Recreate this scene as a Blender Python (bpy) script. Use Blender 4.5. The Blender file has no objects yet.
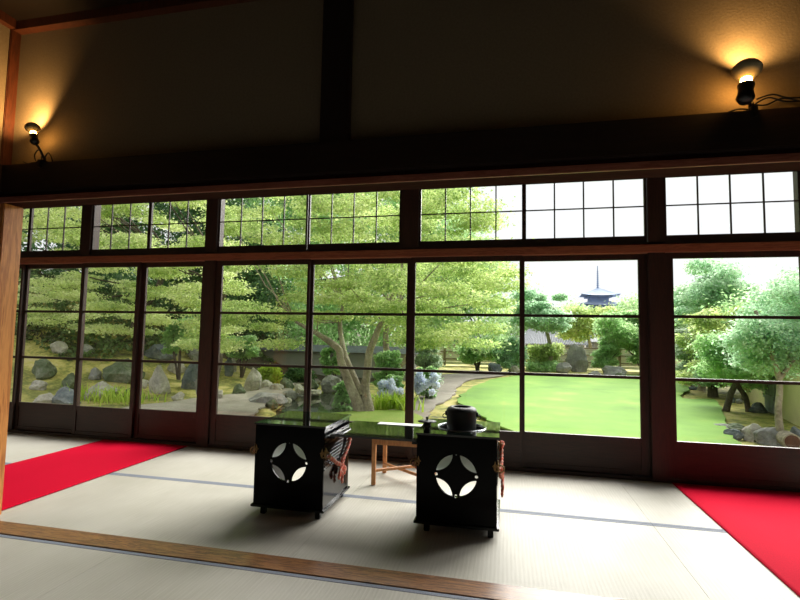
import bpy, bmesh, math, random
import numpy as np
from mathutils import Vector, Matrix, noise

# ------------------------------------------------------------------ camera, world, sun, exposure
S = bpy.context.scene
C = S.collection
F_PX, YAW, PIT, ROL = 482.06, math.radians(-12.512), math.radians(4.037), math.radians(0.997)
CAM = np.array([0.0, 0.0, 1.12])
_f = np.array([math.sin(YAW), math.cos(YAW), 0.0]); _r = np.array([math.cos(YAW), -math.sin(YAW), 0.0]); _u = np.array([0, 0, 1.0])
_f2 = _f*math.cos(PIT) + _u*math.sin(PIT); _u2 = -_f*math.sin(PIT) + _u*math.cos(PIT)
R3 = _r*math.cos(ROL) + _u2*math.sin(ROL); U3 = -_r*math.sin(ROL) + _u2*math.cos(ROL)
cam_d = bpy.data.cameras.new('camera'); cam = bpy.data.objects.new('camera', cam_d); C.objects.link(cam)
cam_d.sensor_fit = 'HORIZONTAL'; cam_d.sensor_width = 36.0; cam_d.lens = F_PX/800*36.0
cam_d.clip_start = 0.05; cam_d.clip_end = 600
cam.matrix_world = Matrix(((R3[0], U3[0], -_f2[0], CAM[0]), (R3[1], U3[1], -_f2[1], CAM[1]), (R3[2], U3[2], -_f2[2], CAM[2]), (0, 0, 0, 1)))
S.camera = cam

world = bpy.data.worlds.new('sky'); S.world = world; world.use_nodes = True
wn = world.node_tree; wn.nodes.clear()
wo = wn.nodes.new('ShaderNodeOutputWorld'); wb = wn.nodes.new('ShaderNodeBackground')
wb.inputs[0].default_value = (0.97, 0.985, 1.0, 1); wb.inputs[1].default_value = 1.04
wn.links.new(wb.outputs[0], wo.inputs[0])

def sun_lamp(name, strength, elev, azim, angle, col):
    d = bpy.data.lights.new(name, 'SUN'); d.energy = strength; d.angle = math.radians(angle); d.color = col
    o = bpy.data.objects.new(name, d); C.objects.link(o)
    e, a = math.radians(elev), math.radians(azim)
    dirv = Vector((math.sin(a)*math.cos(e), math.cos(a)*math.cos(e), math.sin(e)))      # towards the sun
    o.rotation_euler = dirv.to_track_quat('Z', 'Y').to_euler(); o.location = dirv*30
    return o
sun_lamp('hazy_sun', 12.0, 38, 24, 55, (1.0, 0.975, 0.93))

S.view_settings.view_transform = 'Standard'; S.view_settings.look = 'None'
S.view_settings.gamma = 1.0; S.view_settings.use_curve_mapping = False
S.view_settings.exposure = 0.1

def ray(x, y):
    return R3*((x-400)/F_PX) + U3*((300-y)/F_PX) + _f2
def on_z(x, y, z):
    d = ray(x, y); p = CAM + d*(z-CAM[2])/d[2]; return Vector(p)
def on_y(x, y, Y):
    d = ray(x, y); p = CAM + d*(Y-CAM[1])/d[1]; return Vector(p)
GZ = -0.5                                                     # level of the garden below the room's floor

# ------------------------------------------------------------------ materials
def lin(c):
    return tuple((v/255/12.92 if v/255 <= 0.04045 else ((v/255+0.055)/1.055)**2.4) for v in c) + (1.0,)
def new_mat(name):
    m = bpy.data.materials.new(name); m.use_nodes = True; nt = m.node_tree
    return m, nt, nt.nodes['Principled BSDF']
def N(nt, t, **kw):
    n = nt.nodes.new(t)
    for k, v in kw.items():
        if hasattr(n, k): setattr(n, k, v)
        else: n.inputs[k].default_value = v
    return n
def ramp(nt, stops):
    r = nt.nodes.new('ShaderNodeValToRGB'); el = r.color_ramp.elements
    el[0].position, el[0].color = stops[0]; el[1].position, el[1].color = stops[-1]
    for p, c in stops[1:-1]:
        e = el.new(p); e.color = c
    return r
def bump(nt, b, h, strength, dist=0.01):
    bp = N(nt, 'ShaderNodeBump', Strength=strength, Distance=dist)
    nt.links.new(h, bp.inputs['Height']); nt.links.new(bp.outputs[0], b.inputs['Normal'])
def coords(nt, scale=(1, 1, 1), rot=(0, 0, 0)):
    t = nt.nodes.new('ShaderNodeTexCoord'); mp = N(nt, 'ShaderNodeMapping'); mp.inputs['Scale'].default_value = scale
    mp.inputs['Rotation'].default_value = rot
    nt.links.new(t.outputs['Object'], mp.inputs['Vector']); return mp.outputs[0]

def plain(name, c, rough=0.5, metal=0.0, nscale=20, var=0.15, bstr=0.15):
    """a colour with slight procedural mottling"""
    m, nt, b = new_mat(name); c = lin(c)
    n = N(nt, 'ShaderNodeTexNoise', Scale=nscale, Detail=4.0); nt.links.new(coords(nt), n.inputs['Vector'])
    r = ramp(nt, [(0.3, tuple(v*(1-var) for v in c[:3])+(1,)), (0.7, tuple(min(1, v*(1+var)) for v in c[:3])+(1,))])
    nt.links.new(n.outputs['Fac'], r.inputs[0]); nt.links.new(r.outputs[0], b.inputs['Base Color'])
    b.inputs['Roughness'].default_value = rough; b.inputs['Metallic'].default_value = metal
    if bstr: bump(nt, b, n.outputs['Fac'], bstr, 0.005)
    return m
def wood(name, c1, c2, axis='Z', scale=1.0, rough=0.45, bstr=0.25, dist=2.5):
    m, nt, b = new_mat(name)
    s = {'X': (0.7, 9, 9), 'Y': (9, 0.7, 9), 'Z': (9, 9, 0.7)}[axis]
    v = coords(nt, tuple(k*scale for k in s))
    n = N(nt, 'ShaderNodeTexNoise', Scale=2.0, Detail=6.0, Roughness=0.6, Distortion=dist); nt.links.new(v, n.inputs['Vector'])
    w = N(nt, 'ShaderNodeTexNoise', Scale=18.0, Detail=3.0); nt.links.new(v, w.inputs['Vector'])
    mx = N(nt, 'ShaderNodeMath', operation='MULTIPLY_ADD'); mx.inputs[1].default_value = 0.3
    nt.links.new(w.outputs['Fac'], mx.inputs[0]); nt.links.new(n.outputs['Fac'], mx.inputs[2])
    r = ramp(nt, [(0.45, lin(c1)), (0.62, lin(c2)), (0.7, lin(c1)), (0.85, lin(c2))])
    nt.links.new(mx.outputs[0], r.inputs[0]); nt.links.new(r.outputs[0], b.inputs['Base Color'])
    b.inputs['Roughness'].default_value = rough
    bump(nt, b, mx.outputs[0], bstr, 0.002)
    return m
def tatami_mat_material():
    m, nt, b = new_mat('woven_rush')
    v = coords(nt)
    wx = N(nt, 'ShaderNodeTexWave', wave_type='BANDS', bands_direction='Y', Scale=44.0, Distortion=0.3); wx.inputs['Detail Scale'].default_value = 2
    wy = N(nt, 'ShaderNodeTexWave', wave_type='BANDS', bands_direction='X', Scale=16.0, Distortion=0.6)
    nt.links.new(v, wx.inputs['Vector']); nt.links.new(v, wy.inputs['Vector'])
    v2 = coords(nt, (60, 1.5, 1))
    n = N(nt, 'ShaderNodeTexNoise', Scale=3.0, Detail=4.0); nt.links.new(v2, n.inputs['Vector'])
    n2 = N(nt, 'ShaderNodeTexNoise', Scale=1.3, Detail=3.0); nt.links.new(v, n2.inputs['Vector'])
    a = N(nt, 'ShaderNodeMath', operation='MULTIPLY'); nt.links.new(wx.outputs['Fac'], a.inputs[0]); nt.links.new(wy.outputs['Fac'], a.inputs[1])
    r = ramp(nt, [(0.25, lin((184, 180, 166))), (0.75, lin((212, 208, 197)))])
    md = N(nt, 'ShaderNodeMath', operation='MULTIPLY_ADD'); md.inputs[1].default_value = 0.15
    nt.links.new(a.outputs[0], md.inputs[0])
    ad = N(nt, 'ShaderNodeMath', operation='MULTIPLY_ADD'); ad.inputs[1].default_value = 0.5
    nt.links.new(n.outputs['Fac'], ad.inputs[0]); nt.links.new(n2.outputs['Fac'], ad.inputs[2]); 
    sb = N(nt, 'ShaderNodeMath', operation='SUBTRACT'); sb.inputs[1].default_value = 0.33
    nt.links.new(ad.outputs[0], sb.inputs[0]); nt.links.new(sb.outputs[0], md.inputs[2])
    nt.links.new(md.outputs[0], r.inputs[0]); nt.links.new(r.outputs[0], b.inputs['Base Color'])
    b.inputs['Roughness'].default_value = 0.55; b.inputs['Specular IOR Level'].default_value = 0.35
    bump(nt, b, a.outputs[0], 0.25, 0.002)
    return m
def glass_material():
    m, nt, b = new_mat('window_glass'); nt.nodes.remove(b)
    out = nt.nodes['Material Output']
    tr = N(nt, 'ShaderNodeBsdfTransparent'); tr.inputs[0].default_value = (0.985, 0.99, 0.985, 1)
    gl = N(nt, 'ShaderNodeBsdfGlossy', Roughness=0.02); gl.inputs[0].default_value = (1, 1, 1, 1)
    fr = N(nt, 'ShaderNodeFresnel', IOR=1.3)
    gm = nt.nodes.new('ShaderNodeNewGeometry'); io = N(nt, 'ShaderNodeMath', operation='MULTIPLY_ADD'); io.inputs[1].default_value = 1/1.3-1.3; io.inputs[2].default_value = 1.3
    nt.links.new(gm.outputs['Backfacing'], io.inputs[0]); nt.links.new(io.outputs[0], fr.inputs['IOR'])      # same reflectance on both faces of the pane
    n = N(nt, 'ShaderNodeTexNoise', Scale=1.5, Detail=1.0); nt.links.new(coords(nt), n.inputs['Vector'])
    bp = N(nt, 'ShaderNodeBump', Strength=0.05, Distance=0.02); nt.links.new(n.outputs['Fac'], bp.inputs['Height']); nt.links.new(bp.outputs[0], gl.inputs['Normal'])
    mx = N(nt, 'ShaderNodeMixShader'); nt.links.new(fr.outputs[0], mx.inputs[0]); nt.links.new(tr.outputs[0], mx.inputs[1]); nt.links.new(gl.outputs[0], mx.inputs[2])
    nt.links.new(mx.outputs[0], out.inputs[0])
    return m
def leaf_material(name, cols, trans=0.45, rough=0.6):
    m, nt, b = new_mat(name); out = nt.nodes['Material Output']
    g = nt.nodes.new('ShaderNodeNewGeometry')
    st = [(i/(len(cols)-1), lin(c)) for i, c in enumerate(cols)]
    r = ramp(nt, st)
    n = N(nt, 'ShaderNodeTexNoise', Scale=0.9, Detail=2.0); nt.links.new(coords(nt), n.inputs['Vector'])
    md = N(nt, 'ShaderNodeMath', operation='MULTIPLY_ADD'); md.inputs[1].default_value = 0.5
    nt.links.new(g.outputs['Random Per Island'], md.inputs[0])
    m2 = N(nt, 'ShaderNodeMath', operation='MULTIPLY_ADD'); m2.inputs[1].default_value = 1.6; m2.inputs[2].default_value = -0.55
    nt.links.new(n.outputs['Fac'], m2.inputs[0]); nt.links.new(m2.outputs[0], md.inputs[2])
    nt.links.new(md.outputs[0], r.inputs[0]); nt.links.new(r.outputs[0], b.inputs['Base Color'])
    b.inputs['Roughness'].default_value = rough
    tl = nt.nodes.new('ShaderNodeBsdfTranslucent'); nt.links.new(r.outputs[0], tl.inputs[0])
    mx = N(nt, 'ShaderNodeMixShader'); mx.inputs[0].default_value = trans
    nt.links.new(b.outputs[0], mx.inputs[1]); nt.links.new(tl.outputs[0], mx.inputs[2]); nt.links.new(mx.outputs[0], out.inputs[0])
    return m
def ground_material(name, cols, scale=1.0, rough=0.95, fine=30, bstr=0.6):
    m, nt, b = new_mat(name); v = coords(nt)
    n = N(nt, 'ShaderNodeTexNoise', Scale=scale, Detail=8.0, Roughness=0.65); nt.links.new(v, n.inputs['Vector'])
    n2 = N(nt, 'ShaderNodeTexNoise', Scale=fine, Detail=4.0); nt.links.new(v, n2.inputs['Vector'])
    md = N(nt, 'ShaderNodeMath', operation='MULTIPLY_ADD'); md.inputs[1].default_value = 0.35
    nt.links.new(n2.outputs['Fac'], md.inputs[0]); nt.links.new(n.outputs['Fac'], md.inputs[2])
    k = len(cols)-1
    r = ramp(nt, [(0.45+0.42*i/k, lin(c)) for i, c in enumerate(cols)])
    nt.links.new(md.outputs[0], r.inputs[0]); nt.links.new(r.outputs[0], b.inputs['Base Color'])
    b.inputs['Roughness'].default_value = rough
    bump(nt, b, n2.outputs['Fac'], bstr, 0.03)
    return m

M = {}
M['post_dark'] = wood('dark_wood_upright', (34, 17, 13), (56, 29, 21), 'Z', rough=0.5)
M['rail_dark'] = wood('dark_wood_rail', (32, 17, 14), (52, 29, 21), 'X', rough=0.5)
M['rail_red'] = wood('reddish_wood_rail', (124, 66, 46), (156, 92, 64), 'X', rough=0.45)
M['lintel'] = wood('smoked_wood_lintel', (26, 15, 12), (38, 22, 17), 'X', rough=0.5)
M['kamoi'] = wood('brown_lintel_groove', (40, 20, 17), (58, 31, 25), 'X', rough=0.45)
for _k in ('kamoi',):
    M[_k].node_tree.nodes['Principled BSDF'].inputs['Roughness'].default_value = 0.95; M[_k].node_tree.nodes['Principled BSDF'].inputs['Specular IOR Level'].default_value = 0.05
M['kamoi_lip'] = wood('reddish_lintel_lip', (130, 72, 60), (160, 96, 80), 'X', rough=0.4)
M['smoked_post'] = wood('smoked_wood_post', (24, 13, 10), (34, 19, 14), 'Z', rough=0.55)
M['brown_post'] = wood('brown_wood_post', (64, 30, 16), (88, 44, 24), 'Z', rough=0.5)
M['honey'] = wood('honey_wood_post', (184, 108, 46), (224, 150, 76), 'Z', 0.6, rough=0.4)
M['sill_wood'] = wood('brown_sill_wood', (92, 56, 32), (168, 116, 68), 'X', 1.1, rough=0.35, dist=4.0)
M['panel_wood'] = wood('dark_door_panel', (38, 18, 13), (54, 28, 20), 'X', 0.8, rough=0.5)
M['pine'] = wood('light_pine', (190, 128, 78), (220, 160, 105), 'Z', 2.0, rough=0.5)
M['tatami'] = tatami_mat_material()
M['border'] = plain('grey_blue_cloth_border', (132, 138, 150), 0.8, nscale=160, bstr=0.3)
M['red'] = plain('red_felt', (204, 0, 44), 0.95, nscale=260, var=0.12, bstr=0.4)
M['red'].node_tree.nodes['Principled BSDF'].inputs['Specular IOR Level'].default_value = 0.1
M['plaster'] = plain('tan_plaster', (122, 108, 88), 0.95, nscale=90, var=0.08, bstr=0.25)
M['ceil'] = wood('dark_ceiling_boards', (18, 11, 9), (26, 16, 12), 'X', 0.5)
M['subfloor'] = plain('floor_boards', (70, 55, 40), 0.8)
M['glass'] = glass_material()
M['lacquer'] = plain('black_lacquer', (4, 4, 5), 0.12, nscale=3, var=0.2, bstr=0.0)
M['lacquer'].node_tree.nodes['Principled BSDF'].inputs['Specular IOR Level'].default_value = 0.25
M['lacquer_front'] = plain('black_lacquer_front', (3, 3, 4), 0.2, nscale=3, var=0.2, bstr=0.0)
M['lacquer_front'].node_tree.nodes['Principled BSDF'].inputs['Specular IOR Level'].default_value = 0.08
M['lacquer_top'] = plain('polished_dark_green_lacquer', (8, 14, 12), 0.05, nscale=3, var=0.2, bstr=0.0)
M['lacquer_top'].node_tree.nodes['Principled BSDF'].inputs['Specular IOR Level'].default_value = 0.8
M['iron'] = plain('black_cast_iron', (11, 11, 12), 0.5, 0.0, nscale=180, bstr=0.5)
M['ring'] = plain('polished_rim_metal', (150, 155, 160), 0.2, 0.9, nscale=40, bstr=0)
M['brass'] = plain('aged_brass', (150, 118, 74), 0.45, 0.6, nscale=60)
M['cord'] = plain('orange_red_silk_cord', (224, 104, 78), 0.7, nscale=300, bstr=0.4)
M['cord_pale'] = plain('pale_pink_silk_cord', (226, 160, 138), 0.7, nscale=300, bstr=0.4)
M['added_pane'] = leaf_material('pale_green_added_pane', [(236, 246, 240), (246, 250, 247)], 0.88)  # translucent sheet for the pane added behind the cutouts
M['paper'] = plain('white_paper', (232, 232, 230), 0.8, nscale=60, var=0.03, bstr=0.05)
M['black_plastic'] = plain('black_plastic', (14, 13, 13), 0.4, nscale=50)
M['cable'] = plain('grey_brown_cable', (96, 84, 74), 0.6, nscale=50)
M['bulb_silver'] = plain('silvered_bulb_glass', (170, 160, 130), 0.3, 0.3, nscale=14, var=0.5, bstr=0)
M['stone'] = ground_material('grey_garden_stone', [(98, 100, 98), (130, 130, 126), (164, 162, 156)], 2.0, fine=18, bstr=0.8)
M['stone_pale'] = ground_material('pale_garden_stone', [(124, 120, 110), (164, 160, 148), (192, 186, 172)], 2.0, fine=18, bstr=0.8)
M['stone_moss'] = ground_material('mossy_garden_stone', [(54, 74, 48), (90, 102, 76), (130, 134, 118)], 2.2, fine=16, bstr=0.8)
M['stone_dark'] = ground_material('dark_garden_stone', [(62, 72, 76), (94, 102, 106), (134, 138, 136)], 2.4, fine=16, bstr=0.8)
M['bark'] = ground_material('grey_brown_bark', [(104, 96, 82), (144, 134, 116), (176, 168, 150)], 3.0, fine=25, bstr=0.9)
M['bark_dark'] = ground_material('dark_bark', [(56, 50, 44), (84, 76, 66), (108, 98, 86)], 3.0, fine=25, bstr=0.9)
M['moss'] = ground_material('mossy_soil', [(78, 72, 52), (112, 118, 52), (172, 162, 90), (178, 164, 126)], 1.6, fine=14)
M['woods'] = ground_material('leaf_litter_soil', [(40, 32, 26), (66, 56, 38), (56, 66, 34)], 0.9, fine=10)
M['sand'] = ground_material('pale_gravel', [(112, 106, 94), (142, 136, 124), (166, 160, 148)], 1.2, fine=40)
M['path'] = ground_material('grey_tan_path', [(112, 104, 98), (134, 126, 118), (154, 146, 136)], 1.0, fine=35)
M['grass'] = ground_material('lawn_turf', [(78, 116, 34), (94, 134, 40), (104, 144, 46), (130, 146, 62)], 0.8, fine=60, bstr=0.25)
M['grass_dry'] = ground_material('thin_dry_turf', [(108, 134, 42), (126, 150, 54), (144, 152, 74)], 1.0, fine=40)

M['leaf_maple'] = leaf_material('maple_leaves', [(120, 150, 84), (166, 192, 112), (206, 220, 146), (222, 230, 176)], 0.62)
M['leaf_maple_b'] = leaf_material('cool_maple_leaves', [(150, 178, 112), (204, 220, 150), (230, 238, 180), (238, 242, 200)], 0.72)
M['leaf_dark'] = leaf_material('dark_evergreen_leaves', [(56, 90, 56), (84, 124, 72), (116, 150, 90)], 0.4)
M['leaf_mid'] = leaf_material('broad_green_leaves', [(138, 184, 122), (178, 214, 150), (206, 228, 176)], 0.68)
M['leaf_blue'] = leaf_material('bluish_green_leaves', [(150, 194, 156), (190, 222, 184), (214, 232, 204)], 0.68)
M['leaf_pale'] = leaf_material('pale_green_leaves', [(156, 194, 128), (184, 214, 154), (204, 224, 176)], 0.55)
M['leaf_lime'] = leaf_material('lime_strap_leaves', [(134, 172, 50), (176, 202, 72), (192, 208, 100)], 0.4)
M['leaf_white'] = leaf_material('variegated_leaves', [(140, 172, 130), (184, 202, 172), (210, 218, 204)], 0.45)
M['petal'] = leaf_material('pale_blue_petals', [(190, 204, 232), (220, 228, 242), (240, 242, 248)], 0.5)
M['tile'] = plain('grey_roof_tile', (112, 118, 124), 0.6, nscale=6)
M['wall_white'] = plain('white_garden_wall', (150, 150, 146), 0.9, nscale=4, var=0.06)
M['wall_cream'] = plain('cream_garden_wall', (196, 186, 146), 0.9, nscale=4, var=0.06)
M['gate'] = plain('weathered_grey_boards', (112, 122, 118), 0.8, nscale=8)
M['bamboo'] = wood('weathered_bamboo', (214, 206, 192), (236, 230, 218), 'X', 0.5, rough=0.7)
M['bamboo_dark'] = wood('brown_bamboo_rail', (126, 110, 88), (150, 134, 110), 'X', 0.5, rough=0.7)
M['pagoda_roof'] = plain('haze_tinted_tiles', (164, 180, 206), 0.8, nscale=1)  # distance haze painted into the roof colour
M['pagoda_body'] = plain('haze_tinted_timber', (134, 156, 192), 0.8, nscale=1)  # blue of the far air mixed into the timber colour
def water_material():
    m, nt, b = new_mat('pond_water')
    b.inputs['Base Color'].default_value = lin((44, 52, 34)); b.inputs['Roughness'].default_value = 0.04
    b.inputs['Specular IOR Level'].default_value = 0.9
    n = N(nt, 'ShaderNodeTexNoise', Scale=3.0, Detail=2.0); nt.links.new(coords(nt), n.inputs['Vector']); bump(nt, b, n.outputs['Fac'], 0.06, 0.02)
    return m
M['water'] = water_material()
def emit(name, c, s):
    m, nt, b = new_mat(name); b.inputs['Base Color'].default_value = lin(c)
    b.inputs['Emission Color'].default_value = lin(c); b.inputs['Emission Strength'].default_value = s; return m
M['bulb_glow'] = emit('glowing_bulb_neck', (255, 184, 92), 110.0)

# ------------------------------------------------------------------ mesh helpers
class MB:
    def __init__(s): s.v = []; s.f = []; s.sm = []
    def add(s, vs, fs, smooth=False):
        o = len(s.v); s.v += [tuple(p) for p in vs]; s.f += [tuple(i+o for i in f) for f in fs]; s.sm += [smooth]*len(fs); return s
    def box(s, x0, x1, y0, y1, z0, z1, bev=0.0):
        if bev <= 0:
            vs = [(x, y, z) for z in (z0, z1) for y in (y0, y1) for x in (x0, x1)]
            return s.add(vs, [(0, 2, 3, 1), (4, 5, 7, 6), (0, 1, 5, 4), (2, 6, 7, 3), (0, 4, 6, 2), (1, 3, 7, 5)])
        bm = bmesh.new(); bmesh.ops.create_cube(bm, size=1)
        for v in bm.verts:
            v.co = Vector(((x0+x1)/2+v.co.x*(x1-x0), (y0+y1)/2+v.co.y*(y1-y0), (z0+z1)/2+v.co.z*(z1-z0)))
        bmesh.ops.bevel(bm, geom=bm.edges[:], offset=bev, segments=2, affect='EDGES')
        bm.verts.index_update()
        s.add([v.co for v in bm.verts], [[v.index for v in f.verts] for f in bm.faces]); bm.free(); return s
    def tube(s, pts, rad, n=8, cap=True, smooth=True):
        pts = [Vector(p) for p in pts]; k = len(pts)
        rad = rad if isinstance(rad, (list, tuple)) else [rad]*k
        vs = []; up = None
        for i, p in enumerate(pts):
            d = (pts[min(i+1, k-1)]-pts[max(i-1, 0)]).normalized()
            if up is None: up = d.orthogonal().normalized()
            up = (up - d*up.dot(d)); up = up.normalized() if up.length > 1e-6 else d.orthogonal().normalized()
            w = d.cross(up)
            for j in range(n):
                a = 2*math.pi*j/n; vs.append(p + (up*math.cos(a)+w*math.sin(a))*rad[i])
        fs = [(i*n+j, i*n+(j+1) % n, (i+1)*n+(j+1) % n, (i+1)*n+j) for i in range(k-1) for j in range(n)]
        s.add(vs, fs, smooth)
        if cap:
            s.add(vs[:n], [tuple(range(n))[::-1]]); s.add(vs[-n:], [tuple(range(n))])
        return s
    def lathe(s, prof, c=(0, 0, 0), n=40, rot=None, smooth=True):
        vs = []
        for r, z in prof:
            for j in range(n):
                a = 2*math.pi*j/n; p = Vector((r*math.cos(a), r*math.sin(a), z))
                if rot is not None: p = rot @ p
                vs.append(p+Vector(c))
        fs = [(i*n+j, i*n+(j+1) % n, (i+1)*n+(j+1) % n, (i+1)*n+j) for i in range(len(prof)-1) for j in range(n)]
        return s.add(vs, fs, smooth)
    def torus(s, c, R, r, axis='Z', n=24, m=8):
        pts = []
        for i in range(n+1):
            a = 2*math.pi*i/n; u, v = R*math.cos(a), R*math.sin(a)
            pts.append(Vector(c)+Vector({'Z': (u, v, 0), 'X': (0, u, v), 'Y': (u, 0, v)}[axis]))
        return s.tube(pts, r, m, cap=False)
    def build(s, name, mat, parent=None, origin=None):
        me = bpy.data.meshes.new(name); ov = Vector(origin) if origin is not None else Vector((0, 0, 0))
        me.from_pydata([tuple(Vector(p)-ov) for p in s.v], [], s.f); me.update()
        me.polygons.foreach_set('use_smooth', s.sm)
        me.materials.append(M[mat] if isinstance(mat, str) else mat)
        bm = bmesh.new(); bm.from_mesh(me); bmesh.ops.recalc_face_normals(bm, faces=bm.faces[:]); bm.to_mesh(me); bm.free()
        o = bpy.data.objects.new(name, me); C.objects.link(o); o.location = ov
        if parent is not None: o.parent = parent
        return o
def tag(o, label=None, cat=None, group=None, kind=None):
    for k, v in (('label', label), ('category', cat), ('group', group), ('kind', kind)):
        if v: o[k] = v
    return o
def empty(name, loc, label=None, cat=None, group=None, kind=None, rz=0):
    o = bpy.data.objects.new(name, None); o.empty_display_size = 0.1; C.objects.link(o); o.location = loc; o.rotation_euler.z = rz
    return tag(o, label, cat, group, kind)
def struct(name, mb, mat, parent=None, label=None, cat=None):
    o = mb.build(name, mat, parent)
    if parent is None: tag(o, label, cat, kind='structure')
    return o
def B(*a, bev=0.0): return MB().box(*a, bev=bev)
def cut_panel(outer, holes, thick):
    """panel in x,z with holes, extruded along y from 0 to thick: (verts, faces)"""
    cu = bpy.data.curves.new('t', 'CURVE'); cu.dimensions = '2D'; cu.fill_mode = 'BOTH'; cu.extrude = thick/2
    for loop in [outer]+holes:
        sp = cu.splines.new('POLY'); sp.points.add(len(loop)-1); sp.use_cyclic_u = True
        for p, (x, z) in zip(sp.points, loop): p.co = (x, z, 0, 1)
    o = bpy.data.objects.new('t', cu); C.objects.link(o); bpy.context.view_layer.update()
    dg = bpy.context.evaluated_depsgraph_get(); me = bpy.data.meshes.new_from_object(o.evaluated_get(dg))
    vs = [(v.co.x, -v.co.z+thick/2, v.co.y) for v in me.vertices]; fs = [tuple(p.vertices) for p in me.polygons]
    bpy.data.objects.remove(o); bpy.data.curves.remove(cu); bpy.data.meshes.remove(me)
    return vs, fs

# ------------------------------------------------------------------ the rooms
WY = 4.24                                                   # plane of the garden windows
WZ_TOP = 2.72
struct('floor', B(-6.3, 4.6, -2.6, 4.36, -0.14, -0.06), 'subfloor')
struct('ceiling', B(-6.3, 4.6, 2.40, 4.42, WZ_TOP, WZ_TOP+0.1), 'ceil')
struct('ceiling_near_room', B(-3.3, 3.2, -2.6, 2.30, 2.995, 3.06), 'ceil')
struct('wall_back', B(-3.3, 3.2, -2.6, -2.5, -0.14, 3.0), 'plaster')
struct('wall_left', B(-3.2, -2.972, -2.5, 2.24, 2.092, 2.995), 'plaster')
struct('wall_left_lower', B(-3.2, -3.06, -2.5, 2.24, -0.06, 2.09), 'panel_wood')
struct('trim_21', B(-3.055, -2.955, -2.5, 2.245, 1.925, 2.09, bev=0.003), 'lintel')
struct('wall_right', B(3.0, 3.14, -2.5, 2.36, -0.06, 3.0), 'plaster')
struct('wall_far_left', B(-6.3, -6.2, 2.2, 4.36, -0.06, WZ_TOP), 'plaster')
struct('wall_far_right', B(4.5, 4.6, 2.2, 4.36, -0.06, WZ_TOP), 'plaster')
struct('wall_side_left', B(-6.2, -3.1, 2.30, 2.36, -0.06, WZ_TOP), 'plaster')
struct('wall_side_right', B(3.14, 4.5, 2.30, 2.36, -0.06, WZ_TOP), 'plaster')
struct('wall_front', B(-3.06, 3.0, 2.30, 2.36, 1.95, 2.995), 'plaster')
# lintel between the rooms
struct('trim_1', B(-3.06, 3.0, 2.248, 2.298, 1.925, 2.092, bev=0.004), 'lintel')
struct('trim_2', B(-3.06, 3.0, 2.275, 2.405, 1.868, 1.924, bev=0.003), 'kamoi')
struct('trim_20', B(-3.06, 3.0, 2.262, 2.2748, 1.866, 1.90, bev=0.002), 'kamoi_lip')
struct('trim_3', B(-0.942, -0.785, 2.262, 2.30, 2.092, 2.995, bev=0.004), 'smoked_post')
struct('trim_4', B(-3.06, 3.0, 2.25, 2.30, 2.94, 2.995), 'brown_post')
struct('trim_5', B(-2.972, -2.93, -2.5, 2.24, 2.94, 2.995), 'brown_post')
# corner posts
struct('trim_6', B(-3.10, -2.96, 2.276, 2.40, -0.06, 1.868, bev=0.005), 'honey')
struct('trim_7', B(-3.059, -2.96, 2.24, 2.308, 2.092, 2.995, bev=0.004), 'brown_post')
# garden side frame
posts = [(-2.925, -2.80), (1.12, 1.245), (-6.2, -5.98), (4.36, 4.5)]
for i, (a, b) in enumerate(posts):
    struct('trim_%d' % (8+i), B(a, b, 4.205, 4.33, -0.06, WZ_TOP, bev=0.004), 'post_dark')
struct('trim_12', B(-6.2, 4.5, 4.19, 4.34, 1.812, 1.878, bev=0.003), 'rail_red')
struct('trim_13', B(-6.2, 4.5, 4.205, 4.34, 1.878, 1.90), 'rail_dark')
struct('trim_14', B(-6.2, 4.5, 4.215, 4.36, -0.06, 0.028, bev=0.003), 'rail_dark')
struct('trim_15', B(-6.2, 4.5, 4.21, 4.34, 2.66, WZ_TOP), 'rail_dark')
struct('trim_16', B(-0.938, -0.775, 4.21, 4.33, 1.90, 2.66, bev=0.003), 'post_dark')
struct('trim_17', B(-4.43, -4.30, 4.21, 4.33, 1.90, 2.66, bev=0.003), 'post_dark')
struct('trim_18', B(2.215, 2.33, 4.21, 4.33, 1.90, 2.66, bev=0.003), 'post_dark')

dn = [0]
def garden_door(gx0, gx1, st_l, st_r, yo):
    """gx0..gx1 glass, st_* stile widths"""
    dn[0] += 1
    r = empty('door_%d' % dn[0], ((gx0+gx1)/2, yo, 0.03), kind='structure')
    o = Vector(r.location)
    def part(name, mb, mat, par=r):
        ob = mb.build(name, mat, par); ob.location = -o if par is r else (0, 0, 0); return ob
    y0, y1 = yo-0.014, yo+0.014
    f = MB()
    ov = 0.022 if yo > WY else 0.0
    f.box(gx0-st_l-(ov if st_l < 0.05 else 0), gx0, y0, y1, 0.03, 1.81, bev=0.002); f.box(gx1, gx1+st_r+(ov if st_r < 0.05 else 0), y0, y1, 0.03, 1.81, bev=0.002)
    f.box(gx0, gx1, y0, y1, 1.765, 1.81); f.box(gx0, gx1, y0, y1, 0.272, 0.318); f.box(gx0, gx1, y0, y1, 0.03, 0.065)
    part('door_frame', f, 'post_dark')
    for z in (0.80, 1.297):
        part('muntin', B(gx0, gx1, y0+0.003, y1-0.003, z-0.012, z+0.012), 'rail_dark')
    for z0, z1 in ((0.318, 0.788), (0.812, 1.285), (1.309, 1.765)):
        part('glass_pane', B(gx0, gx1, yo-0.002, yo+0.002, z0, z1), 'glass')
    part('bottom_panel', B(gx0, gx1, yo-0.005, yo+0.005, 0.065, 0.272), 'panel_wood')
    return r
A, Bk = WY, WY+0.034
garden_door(-5.90, -5.194, 0.06, 0.027, A)
garden_door(-5.14, -4.437, 0.027, 0.04, Bk)
garden_door(-4.357, -3.718, 0.04, 0.043, A)
garden_door(-3.631, -2.981, 0.043, 0.06, Bk)
garden_door(-2.738, -1.838, 0.064, 0.025, A)
garden_door(-1.788, -0.883, 0.025, 0.041, Bk)
garden_door(-0.801, 0.111, 0.041, 0.020, A)
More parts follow.
